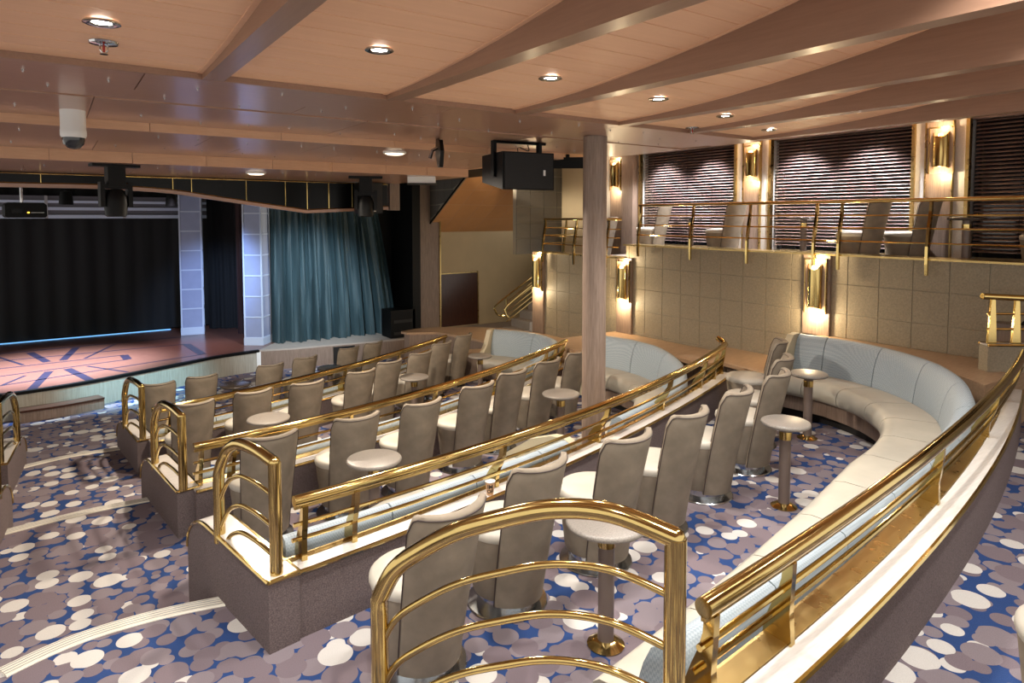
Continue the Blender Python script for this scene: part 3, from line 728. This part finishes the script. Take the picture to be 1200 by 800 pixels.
def hoop(label, Np, Bp, Fp, zb, zt, zfoot, drops=((.3, .015), (.6, .06), (.85, .14), (.97, .20), (1.0, .26)), hump=.012):
    """end railing: near post, top bar and a far leg bent down, with three thinner bows"""
    t = thing('hoop_railing', label, 'railing')
    a, b, f = Vector((*Np, 0)), Vector((*Bp, 0)), Vector((*Fp, 0)); Z = lambda z: Vector((0, 0, z))
    up = [a+Z(zb), a+Z(zb+(zt-zb)*.5), a+Z(zt-.03)]
    c1 = a+Z(zt); 
    def bow(drop, rr, n, start_low):
        h = zt-drop
        pts = [a+Z(h), a.lerp(b, .5)+Z(h+hump), b+Z(h+hump*.3)]
        for q, dz in drops: pts.append(b.lerp(f, q)+Z(h-dz))
        cur = catmull(pts, 6)
        if start_low: cur += [f+Z(z) for z in (h-drops[-1][1]-.05, (h-drops[-1][1]-.05+zfoot)/2, zfoot)]
        MB().tube(cur, rr, n).build('hoop' if start_low else 'bow', 'brass', t, True, 60)
    bow(0, .029, 14, True)
    MB().tube([a+Z(zb), a+Z(zt+.0)], .030, 14).build('near_post', 'brass', t, True, 60)
    MB().lathe([(0, -.029), (.02, -.02), (.029, 0), (.02, .02), (0, .029)], 14).build('elbow', 'brass', t, True, 80).location = a+Z(zt)
    for dr in (.165, .315, .455): bow(dr, .0115, 8, False)
    return t
HOOPS = dict(A=((1.35, 1.16), (1.17, 1.47), (.825, 1.92)), B=((.81, 3.07), (.745, 3.40), (.675, 3.64)), C=((.71, 5.08), (.655, 5.46), (.61, 5.76)), D=((.68, 7.36), (.62, 7.72), (.58, 8.0)))
BLK = dict(A=((1.325, 1.10), (.885, 1.77)), B=((.83, 3.05), (.66, 4.10)), C=((.74, 5.10), (.62, 6.15)), D=((.70, 7.36), (.60, 8.40)))
ORD = {'A': ('the widest', 'around the long curved sofa'), 'B': ('the', 'that carries the paper cup'), 'C': ('the', 'between the column tier and the tier below'), 'D': ('the', 'next to the lowest floor')}
up_of = dict(A='Z', B='A', C='B', D='C')
PX = dict(A=(1.36, 6.4), B=(.86, 5.92), C=(.78, 5.58), D=(.74, 5.2))
POSTS = dict(A=[1.50, 1.94, 3.50, 4.85, 5.9], B=[.96, 1.23, 2.22, 3.30, 4.31, 5.17, 5.57, 5.82], C=[.83, 1.06, 2.02, 2.96, 3.93, 4.96, 5.22, 5.46], D=[.92, 1.16, 1.99, 3.0, 3.97, 4.85, 5.08])
RX = dict(A=(1.457, 6.4), B=(.91, 5.87), C=(.78, 5.52), D=(.757, 5.12))
for k in 'ABCD':
    zu, zl = ZF[up_of[k]], ZF[k]
    parapet(k, zu, zl, PX[k][0], PX[k][1], 'low carpeted parapet with a pale ledge '+ORD[k][1], *BLK[k])
    railing(k, zu, RX[k][0], RX[k][1], POSTS[k], 'curved brass railing on the parapet '+ORD[k][1], tip=(k in 'B'))
    hoop('brass hoop railing ending the parapet '+ORD[k][1], HOOPS[k][0], HOOPS[k][1], HOOPS[k][2], zu+.34, zu+.87, zu+.30 if k != 'A' else zu-.02, **(dict(drops=((.3, .046), (.53, .102), (.74, .178), (.9, .255), (1.0, .36)), hump=.034) if k == 'A' else {}))
# the other side of the aisle (only its ends show)
mir = lambda p: (MIRROR-p[0], p[1])
for k in 'CD':
    zu, zl = ZF[up_of[k]], ZF[k]; w_ = 'upper' if k == 'C' else 'lower'
    parapet(k, zu, zl, PX[k][0], 3.0, 'carpeted parapet end across the aisle, the %s one' % w_, mir(BLK[k][0]), mir(BLK[k][1]), mirror=True)
    railing(k, zu, RX[k][0], 3.0, [1.1, 2.1], 'brass railing across the aisle, the %s one' % w_, mirror=True)
    hoop('brass hoop across the aisle, on the %s parapet end' % w_, *[mir(q) for q in HOOPS[k]], zu+.34, zu+.87, zu+.30)

def seat_prof(dp, zf):
    f = dp
    return [(.06, zf+.24), (f-.05, zf+.24), (f-.012, zf+.255), (f+.008, zf+.29), (f+.010, zf+.34), (f-.005, zf+.385), (f-.035, zf+.41), (f-.09, zf+.422), (.06, zf+.415)]
def back_prof(zf, h):
    return [(-.04, zf+.36), (-.045, zf+h-.05), (-.03, zf+h-.012), (.0, zf+h), (.032, zf+h-.008), (.066, zf+h-.035), (.096, zf+h-.10), (.125, zf+h-.20), (.145, zf+.44), (.145, zf+.40), (.12, zf+.36)]
def sofa(label, path, zf, depth, h=.72, seg=.62, arm_end=True, arm_start=False, back_h=None):
    t = thing('curved_sofa', label, 'sofa')
    P = resample(catmull([(x, y, 0) for x, y in path], 10), .06); nr = normals2(P); n = len(P)
    dep = lambda i: depth[0]+(depth[1]-depth[0])*min(1, i/(n-1)/.45)
    hh = lambda i: h if back_h is None else back_h[0]+(back_h[1]-back_h[0])*min(1, max(0, (i/(n-1)-.45)/.3))
    def sw(name, mat, prof, i0, i1, smooth=True, trim=.0):
        rings = []
        for i in range(i0, i1+1):
            p, m = P[i], nr[i]
            sh = Vector((0, 0, 0))
            if trim and i in (i0, i1):
                d = (P[min(i+1, n-1)]-P[max(i-1, 0)]).normalized(); sh = d*(trim if i == i0 else -trim)
            rings.append([(p.x+m.x*o+sh.x, p.y+m.y*o+sh.y, z) for o, z in prof(i)])
        return MB().loft(rings).build(name, mat, t, smooth, 50)
    sw('plinth', 'toe', lambda i: rect(.0, dep(i)-.16, zf, zf+.10), 0, n-1, False)
    sw('fascia', 'wood_v', lambda i: rect(.0, dep(i)-.07, zf+.10, zf+.235), 0, n-1, False)
    per = max(3, round(seg/.06)); i = 0
    while i < n-1:
        j = min(i+per, n-1)
        if n-1-j < per*.5: j = n-1
        sw('seat_cushion', 'sofa_seat', lambda q: seat_prof(dep(q), zf), i, j, True, .004)
        sw('back_cushion', 'sofa_back', lambda q: back_prof(zf, hh(q)), i, j, True, .004)
        i = j
    for flag, idx, sgn in ((arm_end, n-1, 1), (arm_start, 0, -1)):
        if not flag: continue
        p, m = P[idx], nr[idx]; d = (P[min(idx+1, n-1)]-P[max(idx-1, 0)]).normalized()*sgn
        dp = dep(idx); H = hh(idx)
        pr = [(-.05, zf+.1), (dp-.02, zf+.1), (dp+.01, zf+.36), (dp-.02, zf+.43), (dp*.55, zf+.60), (.14, zf+H+.0), (.02, zf+H+.01), (-.05, zf+H-.02)]
        MB().slab([(p.x+m.x*o, p.y+m.y*o, z) for o, z in pr], d*.07).build('arm', 'sofa_arm_lit', t)
    return t
def along(k, x0, x1, o, n=6): return [(x0+(x1-x0)*i/n, Ry(k, x0+(x1-x0)*i/n)+o) for i in range(n+1)]
sofa('long curved grey leather sofa with blue-grey quilted back sweeping round the upper tier',
     along('A', 1.52, 4.9, .18)+[(5.42, 1.97), (5.86, 2.25), (6.24, 2.72), (6.44, 3.3), (6.42, 3.88)], 0, (.32, .53), arm_end=True, back_h=(.67, .78))
sofa('straight blue-backed sofa along the parapet left of the round column', along('B', .90, 2.98, .18), -S, (.34, .62), arm_end=True, back_h=(.67, .67))
sofa('curved pale sofa with grey quilted back between the round column and the wall ledge',
     along('B', 3.68, 4.85, .18, 3)+[(5.22, 4.42), (5.52, 4.76), (5.70, 5.2), (5.76, 5.65), (5.70, 6.08)], -S, (.44, .48), arm_end=True, arm_start=False, back_h=(.67, .78))
sofa('short curved pale sofa with a yellow-lit arm beside the wall ledge',
     along('C', .84, 4.9, .18, 8)+[(5.35, 6.78), (5.72, 7.1), (5.9, 7.55), (5.84, 8.1), (5.62, 8.5)], -2*S, (.36, .48), arm_end=True, back_h=(.67, .80))
sofa('long low blue-grey sofa along the lowest parapet facing the stage', along('D', .80, 5.1, .18, 8), -3*S, (.36, .42), arm_end=True, back_h=(.67, .67))
# low wood tables at sofa ends on the ledge edge
for x, y, z, rz, lb in ((5.27, 8.80, -2*S, -25, 'small wooden end counter beside the short pale sofa arm'),):
    t = thing('end_counter', lb, 'counter', (x, y, z), math.radians(rz))
    MB().box((-.1, -.14, .40), (.34, .14, .44)).build('top', 'wood_h', t); MB().box((-.06, -.12, 0), (.30, .12, .40)).build('body', 'wood_v', t)
# round column
col = thing('round_column', 'round taupe wood-clad column rising from the second tier to the soffit', 'column', (3.45, 3.81, -S))
MB().lathe([(0, 0), (.092, 0), (.092, ZS+S), (0, ZS+S)], 32).build('shaft', 'wood_v', col, True)
MB().lathe([(0, 0), (.10, 0), (.10, .05), (0, .05)], 32).build('foot_ring', 'brass_dark', col, True)

# ---------------------------------------------------------------- gallery railings
def gallery_rail(label, pts, zf, posts, h=.57):
    t = thing('gallery_railing', label, 'railing')
    P = [Vector((*p, 0)) for p in pts]
    MB().tube([p+Vector((0, 0, zf+h)) for p in P], .02, 10).build('top_rail', 'brass', t, True)
    for q, o in ((.42, -.01), (.29, -.035), (.15, -.055)):
        MB().tube([p+Vector((o, 0, zf+q)) for p in P], .009, 6).build('bar', 'brass', t, True)
    for x, y in posts:
        rings = []
        for o, z, hw in ((-.065, -.16, .012), (-.068, -.05, .014), (-.062, .12, .018), (-.035, .30, .020), (-.004, .46, .016), (.0, h, .012)):
            c = Vector((x+o, y, zf+z)); rings.append([c+Vector((-hw, -.013, 0)), c+Vector((hw, -.013, 0)), c+Vector((hw, .013, 0)), c+Vector((-hw, .013, 0))])
        MB().loft(rings).build('post', 'brass', t)
    return t
gallery_rail('long brass gallery railing in front of the blinds', [(6.95, .3), (6.95, 6.66), (6.99, 6.76), (7.08, 6.80)], 1.6, [(6.95, y) for y in (.9, 2.88, 3.75, 4.03, 4.88, 5.74, 6.68)])
gallery_rail('short lower brass gallery railing behind the round column', [(7.08, 7.22), (6.98, 7.26), (6.95, 7.35), (6.95, 8.95), (7.1, 9.1), (7.9, 9.15)], 1.4, [(6.95, y) for y in (7.35, 8.1, 8.92)]+[(7.6, 9.14)])
# ---------------------------------------------------------------- sconces
def sconce(x, y, z0, z1, label, wd=.24, group=None, glow=1.0):
    t = thing('wall_sconce', label, 'wall lamp', (x, y, z0), 0, group); h = z1-z0
    MB().box((-.02, -wd/2, 0), (.0, wd/2, h)).build('back_plate', 'wood_v', t)
    for a in (-wd/2-.008, wd/2-.004): MB().box((-.03, a, 0), (.0, a+.012, h)).build('edge_strip', 'brass_dark', t)
    MB().box((-.03, -wd/2-.008, h-.008), (.0, wd/2+.008, h+.006)).build('edge_strip', 'brass_dark', t)
    r = wd*.33; n = 14; rings = []
    for k in range(9):
        q = k/8; zz = .05+(h-.10)*q
        ring = []
        for j in range(n+1):
            a = PI/2+PI*j/n
            cut = 0
            ring.append(Vector((r*.95*math.cos(a)-.022, r*math.sin(a), zz)))
        for j in range(n, -1, -1):
            a = PI/2+PI*j/n; ring.append(Vector((r*.88*math.cos(a)-.022, r*.93*math.sin(a), zz)))
        # scooped upper and lower lips
        if k in (0, 8):
            for v in ring: v.z += (-1 if k == 8 else .35)*abs(v.x+.022)*.9
        rings.append(ring)
    MB().loft(rings).build('shade', 'brass', t, True, 60)
    for zz in (.07, h-.12): MB().lathe([(0, 0), (.020, .004), (.026, .02), (.020, .045), (0, .05)], 12, (-.05, 0, zz)).build('bulb', 'warm_on', t, True)
    lamp('sconce_light', 'POINT', (-.12, 0, -.03), SCONCE_W*glow, (1, .78, .48), .03, parent=t)
    lamp('sconce_light', 'POINT', (-.12, 0, h+.0), SCONCE_W*.6*glow, (1, .78, .48), .03, parent=t)
    return t
sconce(6.925, 4.01, .94, 1.54, 'brass wall sconce on the panelled wall above the long curved sofa')
sconce(6.925, 7.0, .74, 1.36, 'brass wall sconce on the panelled wall right of the round column')
sconce(6.925, 9.11, .72, 1.36, 'brass wall sconce at the wall end beside the stairs')
sconce(7.985, 3.22, 2.48, 2.98, 'gallery brass sconce between the striped blind and the dark blind', glow=.5)
sconce(7.985, 5.59, 2.50, 2.99, 'gallery brass sconce between the two lit blinds', glow=.5)
sconce(7.975, 8.27, 2.46, 3.0, 'gallery brass sconce seen just right of the round column', glow=.5)
# ---------------------------------------------------------------- ceiling fixtures
def downlight(x, y, label, k=1.0):
    z = zp(y); t = thing('downlight', label, 'downlight', (x, y, z), 0, 'recessed ceiling downlights')
    MB().lathe([(.030, -.002), (.055, -.002), (.058, -.008), (.048, -.012), (.034, -.008), (.030, .0)], 20).build('bezel', 'chrome', t, True)
    MB().lathe([(0, -.004), (.031, -.004), (.031, .001), (0, .001)], 16).build('lens', 'lamp_on', t, True)
    lamp('downlight_spot', 'SPOT', (0, 0, -.02), DOWN_W*k, (1, .96, .91), .035, (0, 0, -1), 125, .75, t)
DLX = [(.16, 2.66), (1.10, 2.50), (1.99, 2.52), (2.82, 2.59), (3.60, 2.73), (4.38, 2.93)]
for i, (x, y) in enumerate(DLX):
    downlight(x, y, ['bright downlight beside the ceiling sprinkler with the red bulb', 'bright downlight in the wide plank bay before the dome camera', 'bright downlight in the plank bay above the hanging loudspeaker', 'downlight in the plank bay next to the round column', 'downlight in the plank bay beside the small sprinkler', 'downlight in the outermost plank bay toward the gallery'][i], 1.8 if i == 0 else 1.15)
for ci, (x, y) in enumerate([(.16, .9), (1.1, .7), (1.99, .7), (2.82, .75), (3.6, .8), (4.38, .9)]):
    downlight(x, y, ORDN[ci]+' downlight from the aisle in the rear row of the planked ceiling')
for ci, (y, lb) in enumerate(((7.25, 'gallery downlight washing the first blind beside the round column side'), (6.35, 'gallery downlight washing the first blind beside the brass pier'), (4.9, 'gallery downlight washing the middle blind on its sconce side'), (4.0, 'gallery downlight washing the middle blind above the pair of chairs'))):
    t = thing('gallery_downlight', lb, 'downlight', (7.72, y, 3.08), 0, 'gallery downlights')
    MB().lathe([(.030, -.002), (.055, -.002), (.058, -.008), (.048, -.012), (.034, -.008), (.030, .0)], 20).build('bezel', 'chrome', t, True)
    MB().lathe([(0, -.004), (.031, -.004), (.031, .001), (0, .001)], 16).build('lens', 'lamp_on', t, True)
    lamp('gallery_spot', 'SPOT', (0, 0, -.02), GAL_W, (.95, .96, 1.0), .03, (.22, 0, -1), 100, .8, t)
def sprinkler(x, y, z, label):
    t = thing('fire_sprinkler', label, 'sprinkler', (x, y, z))
    MB().lathe([(0, 0), (.05, 0), (.047, -.007), (.012, -.012), (0, -.012)], 20).build('escutcheon', 'chrome', t, True)
    for a in (-1, 1): MB().tube([(a*.012, 0, -.01), (a*.013, 0, -.028), (a*.004, 0, -.042)], .0025, 5).build('frame_arm', 'chrome', t)
    MB().tube([(0, 0, -.012), (0, 0, -.036)], .004, 6).build('glass_bulb', 'red', t)
    MB().lathe([(0, -.042), (.014, -.042), (.014, -.045), (0, -.045)], 12).build('deflector', 'chrome', t)
sprinkler(.18, 2.92, zp(2.92), 'chrome ceiling sprinkler with a red glass bulb beside the aisle downlight')
sprinkler(3.82, 3.18, zp(3.18), 'small ceiling sprinkler near the corner of the outer plank bays')
dc = thing('dome_camera', 'white dome security camera hanging from the glossy soffit', 'security camera', (.12, 4.62, ZS))
MB().lathe([(0, 0), (.064, 0), (.064, -.11), (.066, -.115), (.066, -.145), (.060, -.158), (0, -.158)], 28).build('housing', 'white', dc, True)
MB().lathe([(.057, -.153), (.057, -.172), (.050, -.195), (.030, -.217), (0, -.224)], 24).build('dome', 'dome', dc, True, 80)
for x, y, z, lb in ((6.2, 9.9, 3.08, 'round flush ceiling light high above the sloping panel'), (2.45, 5.27, Z2, 'round flush ceiling light on the soffit near the projection screen arm'), (1.79, 7.28, Z3, 'round flush ceiling light on the lowest soffit before the black fascia')):
    f = thing('flush_light', lb, 'ceiling light', (x, y, z))
    MB().lathe([(0, 0), (.10, 0), (.10, -.012), (.092, -.016), (0, -.016)], 28).build('ring', 'white', f, True); MB().lathe([(0, -.014), (.088, -.014), (.06, -.026), (0, -.03)], 28).build('diffuser', 'flush', f, True)
    lamp('flush_spot', 'SPOT', (0, 0, -.05), FLUSH_W, (1, .86, .7), .09, (0, 0, -1), 165, .5, f)
def movinghead(x, y, z, label, rz):
    t = thing('moving_head_light', label, 'stage light', (x, y, z), math.radians(rz))
    MB().box((-.19, -.07, -.025), (.19, .07, 0)).build('clamp_plate', 'black', t)
    MB().box((-.07, -.06, -.20), (.07, .06, -.02)).build('base', 'black', t)
    for s_ in (-1, 1): MB().box((s_*.11-.018, -.045, -.38), (s_*.11+.018, .045, -.16)).build('yoke_arm', 'black', t)
    MB().box((-.125, -.05, -.22), (.125, .05, -.18)).build('yoke_bridge', 'black', t)
    MB().lathe([(0, .12), (.06, .115), (.09, .05), (.095, -.02), (.085, -.12), (.07, -.13), (0, -.125)], 18).build('head', 'black', t, True).location = (0, 0, -.34)
movinghead(.48, 6.9, Z3, 'black moving-head stage light hanging before the left of the arched fascia', 10)
movinghead(3.0, 7.25, Z3, 'black moving-head stage light hanging beside the black fascia loudspeaker', -20)
pjr = thing('stage_projector', 'black rounded effect projector with an amber lamp hanging over the stage', 'projector', (-.30, 11.4, 2.12), math.radians(8))
MB().loft([[(-.235, y, -.10), (-.21, y, -.125), (.21, y, -.125), (.235, y, -.10), (.235, y, .05), (.20, y, .085), (-.20, y, .085), (-.235, y, .05)] for y in (-.16, .18)]).build('body', 'black', pjr)
MB().box((-.16, -.165, -.06), (-.05, -.158, 0)).build('display', 'gloss_black', pjr); MB().box((.01, -.168, -.062), (.035, -.158, -.045)).build('amber_lamp', 'amber_on', pjr); MB().box((.05, -.166, -.058), (.20, -.158, -.05)).build('light_bar', 'white', pjr)
MB().tube([(-.03, 0, .08), (-.03, 0, .65)], .018, 8).build('hanger', 'chrome', pjr)
for x, lb in ((.45, 'a'), (1.15, 'b')):
    pass
for x, y, lb in ((.20, 12.6, 'small black spotlight hanging over the stage near the effect projector'), (1.02, 12.9, 'small black spotlight hanging over the stage between projector and light tower'), (1.75, 13.0, 'small black spotlight hanging over the stage next to the light tower head')):
    t = thing('stage_spotlight', lb, 'stage light', (x, y, 2.30), 0)
    MB().lathe([(0, .12), (.07, .11), (.09, .02), (.10, -.10), (.0, -.10)], 16).build('can', 'black', t, True); MB().tube([(0, 0, .1), (0, 0, .46)], .015, 6).build('stem', 'black', t)
# loudspeakers
def wedge_speaker():
    t = thing('hanging_loudspeaker', 'large black loudspeaker hanging on a bracket below the soffit', 'loudspeaker', (3.15, 4.45, 2.43))
    FL, FR, BL = Vector((2.913, 4.289, 0)), Vector((3.374, 4.223, 0)), Vector((3.013, 4.745, 0)); BR = BL+(FR-FL)*.8; C = Vector((3.15, 4.45, 0))
    a = [FL-C, FR-C, BR-C, BL-C]
    z = lambda v, q: v+Vector((0, 0, q-2.43))
    MB().loft([[z(a[0], 2.22), z(a[1], 2.22), z(a[2], 2.297), z(a[3], 2.297)], [z(q, 2.52) for q in a]]).build('cabinet', 'black', t)
    d = (FR-FL).normalized(); n = Vector((d.y, -d.x, 0))
    f = [FL-C+d*.015, FR-C-d*.015]
    MB().slab([z(f[0], 2.23), z(f[1], 2.23), z(f[1], 2.51), z(f[0], 2.51)], n*.012).build('grille', 'grille', t)
    gr = [c for c in t.children if c.name.startswith('grille')][0]
    bq = FL-C+d*.36+n*.014
    MB().slab([z(bq, 2.335), z(bq+d*.018, 2.335), z(bq+d*.018, 2.38), z(bq, 2.38)], n*.003).build('badge', 'white', gr)
    for q, zz in ((FL+(BL-FL)*.35-C-d*.012, 2.56), (FR+(BL-FL)*.35-C-d*.06, 2.56)):
        MB().box((q.x-.015, q.y-.02, -.10), (q.x+.015, q.y+.02, .188)).build('bracket_arm', 'black', t)
    u, v = FL+(BL-FL)*.35-C, FR+(BL-FL)*.35-C
    MB().tube([(u.x, u.y, .18), (v.x, v.y, .18)], .012, 6).build('bracket_bar', 'black', t)
    sd = (BL-FL).normalized(); hq = FL-C+sd*.2
    MB().slab([z(hq, 2.33), z(hq+sd*.05, 2.33), z(hq+sd*.05, 2.42), z(hq, 2.42)], -d*.004).build('handle_slot', 'toe', t)
    cb = MB(); cb.tube(catmull([(.12, .12, .09), (.10, .1, .16), (.17, .05, .13), (.2, .1, .185)], 5), .004, 5); cb.build('cable', 'black', t)
wedge_speaker()
sp2 = thing('fascia_loudspeaker', 'tall black loudspeaker hanging in front of the fascia end', 'loudspeaker', (3.5, 8.35, 2.05), math.radians(-8))
MB().box((-.16, -.12, .0), (.16, .16, .41)).build('cabinet', 'black', sp2); MB().box((-.15, -.13, .01), (.15, -.12, .40)).build('grille', 'grille', sp2); MB().box((.02, -.135, .03), (.06, -.13, .037)).build('badge', 'white', sp2); MB().box((-.04, -.04, .41), (.04, .04, .426)).build('bracket', 'black', sp2)
sp3 = thing('column_loudspeaker', 'black loudspeaker partly hidden behind the round column, under the soffit', 'loudspeaker', (4.25, 5.1, 2.50), math.radians(-40))
MB().loft([[(-.2, -.12, -.02), (.2, -.12, -.02), (.14, .14, .02), (-.14, .14, .02)], [(-.2, -.12, .09), (.2, -.12, .09), (.14, .14, .09), (-.14, .14, .09)]]).build('cabinet', 'black', sp3); MB().tube([(0, 0, .08), (0, 0, .13)], .02, 6).build('bracket', 'black', sp3)
sub = thing('floor_subwoofer', 'square black bass speaker standing on the side platform', 'loudspeaker', (5.78, 12.3, ZT), 0)
MB().box((-.27, -.2, .0), (.27, .25, .56)).build('cabinet', 'black', sub)
for z0, z1 in ((.06, .12), (.30, .36)): MB().box((-.20, -.205, z0), (.20, -.2, z1)).build('slot', 'toe', sub)
# flat screen seen edge-on and its white control box
fs = thing('tilted_screen', 'dark flat screen seen nearly edge-on, hanging from the soffit on an arm', 'screen', (2.50, 4.55, 2.52), math.radians(72))
MB().slab([(-.05, -.015, -.13), (.02, -.015, -.13), (.12, -.015, -.02), (.10, -.015, .10), (-.04, -.015, .08), (-.10, -.015, -.01)], (0, .03, 0)).build('panel', 'gloss_black', fs); MB().tube([(0, .02, .02), (0, .06, .0), (0, .08, -.06)], .015, 6).build('arm', 'chrome', fs)
wb = thing('control_box', 'white box fixture hanging under the tilted screen', 'fixture', (3.60, 7.0, 2.40), math.radians(-30))
MB().box((-.16, -.10, 0), (.16, .10, .075)).build('housing', 'white', wb); MB().box((-.17, -.11, -.012), (.17, .11, 0)).build('bottom_plate', 'toe', wb); MB().tube([(0, 0, .07), (0, 0, .078)], .02, 6).build('stem', 'grey', wb)
# ---------------------------------------------------------------- stair rail by the alcove
sr = thing('stair_railing', 'brass stair handrail with sloping bars beside the dark door', 'railing')
for q in (0, .10, .20, .30, .40, .50):
    if q == 0: pts = [(7.46, 10.9, .02), (7.36, 10.95, .02), (7.30, 11, .10), (7.36, 11, .26), (8.3, 11, .80)]
    else: pts = [(7.56, 11, .37-q), (8.3, 11, .79-q)]
    MB().tube(catmull(pts, 5), .018 if q == 0 else .009, 8).build('rail', 'brass', sr, True)
MB().tube(catmull([(7.46, 10.6, .02), (7.36, 10.62, .02), (7.30, 10.65, .12), (7.36, 10.65, .27), (8.2, 10.65, .78)], 5), .016, 8).build('rail', 'brass', sr, True)
MB().tube([(7.56, 11, -.05), (7.56, 11, .37)], .015, 8).build('post', 'brass', sr)
st = struct('trim_12')
for i in range(8): MB().box((7.6+i*.22, 10.55, -.43), (7.6+(i+1)*.22+.02, 11.2, -.43+.16*(i+1))).build('stair_step', 'platform', st)
# ---------------------------------------------------------------- right edge: counter, end block and rail
rc = thing('wall_counter', 'taupe wooden counter against the panelled wall at the end of the ledge', 'counter', (6.75, 1.6, .70))
MB().box((.06, -.7, 0), (.21, .68, .33)).build('body', 'wood_v', rc); MB().box((.03, -.74, .33), (.21, .71, .37)).build('top', 'pole', rc)
d_ = Vector((.80, -.60, 0)); n_ = Vector((.6, .8, 0)); BLKP = (6.42, 2.19, .701); bl = .36; bw = .11
eb = thing('rail_end_block', 'beige end block with brass edges behind the long curved sofa', 'low wall', BLKP)
MB().slab([(0, 0, 0), tuple(d_*bl), tuple(d_*bl+n_*bw), tuple(n_*bw)], (0, 0, .22)).build('block', 'tile', eb)
MB().slab([Vector((0, 0, .22))+n_*.01, d_*bl+Vector((0, 0, .22))+n_*.01, d_*bl+n_*(bw-.01)+Vector((0, 0, .22)), n_*(bw-.01)+Vector((0, 0, .22))], (0, 0, .012)).build('cap', 'ledge', eb)
for o in (n_*0, n_*bw): MB().tube([o+Vector((0, 0, .226)), d_*bl+o+Vector((0, 0, .226))], .012, 6).build('brass_edge', 'brass', eb)
er = thing('corner_railing', 'short brass railing on the beige end block by the wall counter', 'railing', (BLKP[0], BLKP[1], BLKP[2]+.234))
MB().tube([n_*.05-d_*.03+Vector((0, 0, .40)), d_*.40+n_*.05+Vector((0, 0, .38))], .027, 12).build('top_rail', 'brass', er, True)
for q in (.06, .26):
    c = d_*q+n_*.05
    MB().loft([[c+d_*a-n_*b+Vector((0, 0, z)), c+d_*a+n_*b+Vector((0, 0, z)), c-d_*a+n_*b+Vector((0, 0, z)), c-d_*a-n_*b+Vector((0, 0, z))] for a, b, z in ((.035, .012, 0), (.028, .012, .16), (.015, .012, .385))]).build('post', 'brass', er)
for z in (.12, .25): MB().tube([d_*.02+n_*.05+Vector((0, 0, z)), d_*.38+n_*.05+Vector((0, 0, z))], .011, 8).build('bar', 'brass', er, True)
ms = thing('folding_stand', 'black folding stand leaning on the wall counter', 'stand', (6.87, 1.95, 1.071))
MB().tube([(-.02, .14, .012), (.05, -.22, .42)], .012, 6).build('leg', 'black', ms); MB().tube([(-.01, .02, .012), (.05, -.28, .24)], .012, 6).build('leg', 'black', ms); MB().tube([(-.03, .16, .008), (.0, -.22, .008)], .008, 6).build('foot', 'black', ms)
# ---------------------------------------------------------------- paper cup
cup = thing('paper_cup', 'small kraft paper cup with dark lettering left on the pale ledge', 'cup', (2.115, Py('B', 2.115)-.010, .336), math.radians(-32))
CS = .82
MB().lathe([(0, 0), (.024*CS, 0), (.036*CS, .095*CS), (.0385*CS, .097*CS), (.0385*CS, .101*CS), (.0345*CS, .101*CS), (.030*CS, .05*CS), (0, .045*CS)], 24).build('cup_wall', 'kraft', cup, True, 40)
MB().lathe([(.0335*CS, .094*CS), (.0385*CS, .096*CS), (.0387*CS, .101*CS), (.034*CS, .1015*CS), (.0325*CS, .096*CS)], 24).build('rim', 'white', cup, True)
def cup_text(txt, z, size, name):
    cu = bpy.data.curves.new(name, 'FONT'); cu.body = txt; cu.size = size; cu.align_x = 'CENTER'; cu.extrude = .0004; cu.offset = .0011
    tmp = bpy.data.objects.new(name, cu); COL.objects.link(tmp)
    dg = bpy.context.evaluated_depsgraph_get(); me = bpy.data.meshes.new_from_object(tmp.evaluated_get(dg)); COL.objects.unlink(tmp); bpy.data.objects.remove(tmp)
    bm = bmesh.new(); bm.from_mesh(me); bmesh.ops.subdivide_edges(bm, edges=[e for e in bm.edges if e.calc_length() > .006], cuts=2)
    for v in bm.verts:
        zz = z+v.co.y; r = (.024+(.036-.024)*zz/(.095*CS))*CS+.0006+v.co.z*.4; a = v.co.x/r
        v.co = Vector((r*math.sin(a), -r*math.cos(a), zz))
    bm.to_mesh(me); bm.free(); me.materials.clear(); me.materials.append(M['ink'])
    o = bpy.data.objects.new(name, me); COL.objects.link(o); o.parent = cup
cup_text('IM', .052*CS, .042*CS, 'lettering'); cup_text('OF', .018*CS, .038*CS, 'lettering')
# ---------------------------------------------------------------- stage light
lamp('stage_wash', 'SPOT', (-.2, 12.2, 2.6), STAGE_W*2.2, (.60, .76, 1.0), .12, (-.1, 12.8, ZT), 66, .9)
lamp('stage_wash', 'SPOT', (1.7, 12.6, 2.6), STAGE_W*.14, (.85, .75, .9), .15, (1.8, 13.2, ZT), 50, .9)
lamp('stage_blue', 'SPOT', (1.2, 9.6, 2.4), STAGE_W*.34, (.35, .78, 1.0), .12, (1.0, 11.95, -.60), 40, .8)
lamp('curtain_blue', 'SPOT', (3.4, 9.6, 2.4), STAGE_W*.27, (.7, .85, 1.0), .12, (4.0, 12.9, .1), 55, .9)
lamp('tower_blue', 'SPOT', (2.0, 11.0, 2.4), STAGE_W*.22, (.42, .60, 1.0), .12, (2.7, 14.2, .4), 42, .8)
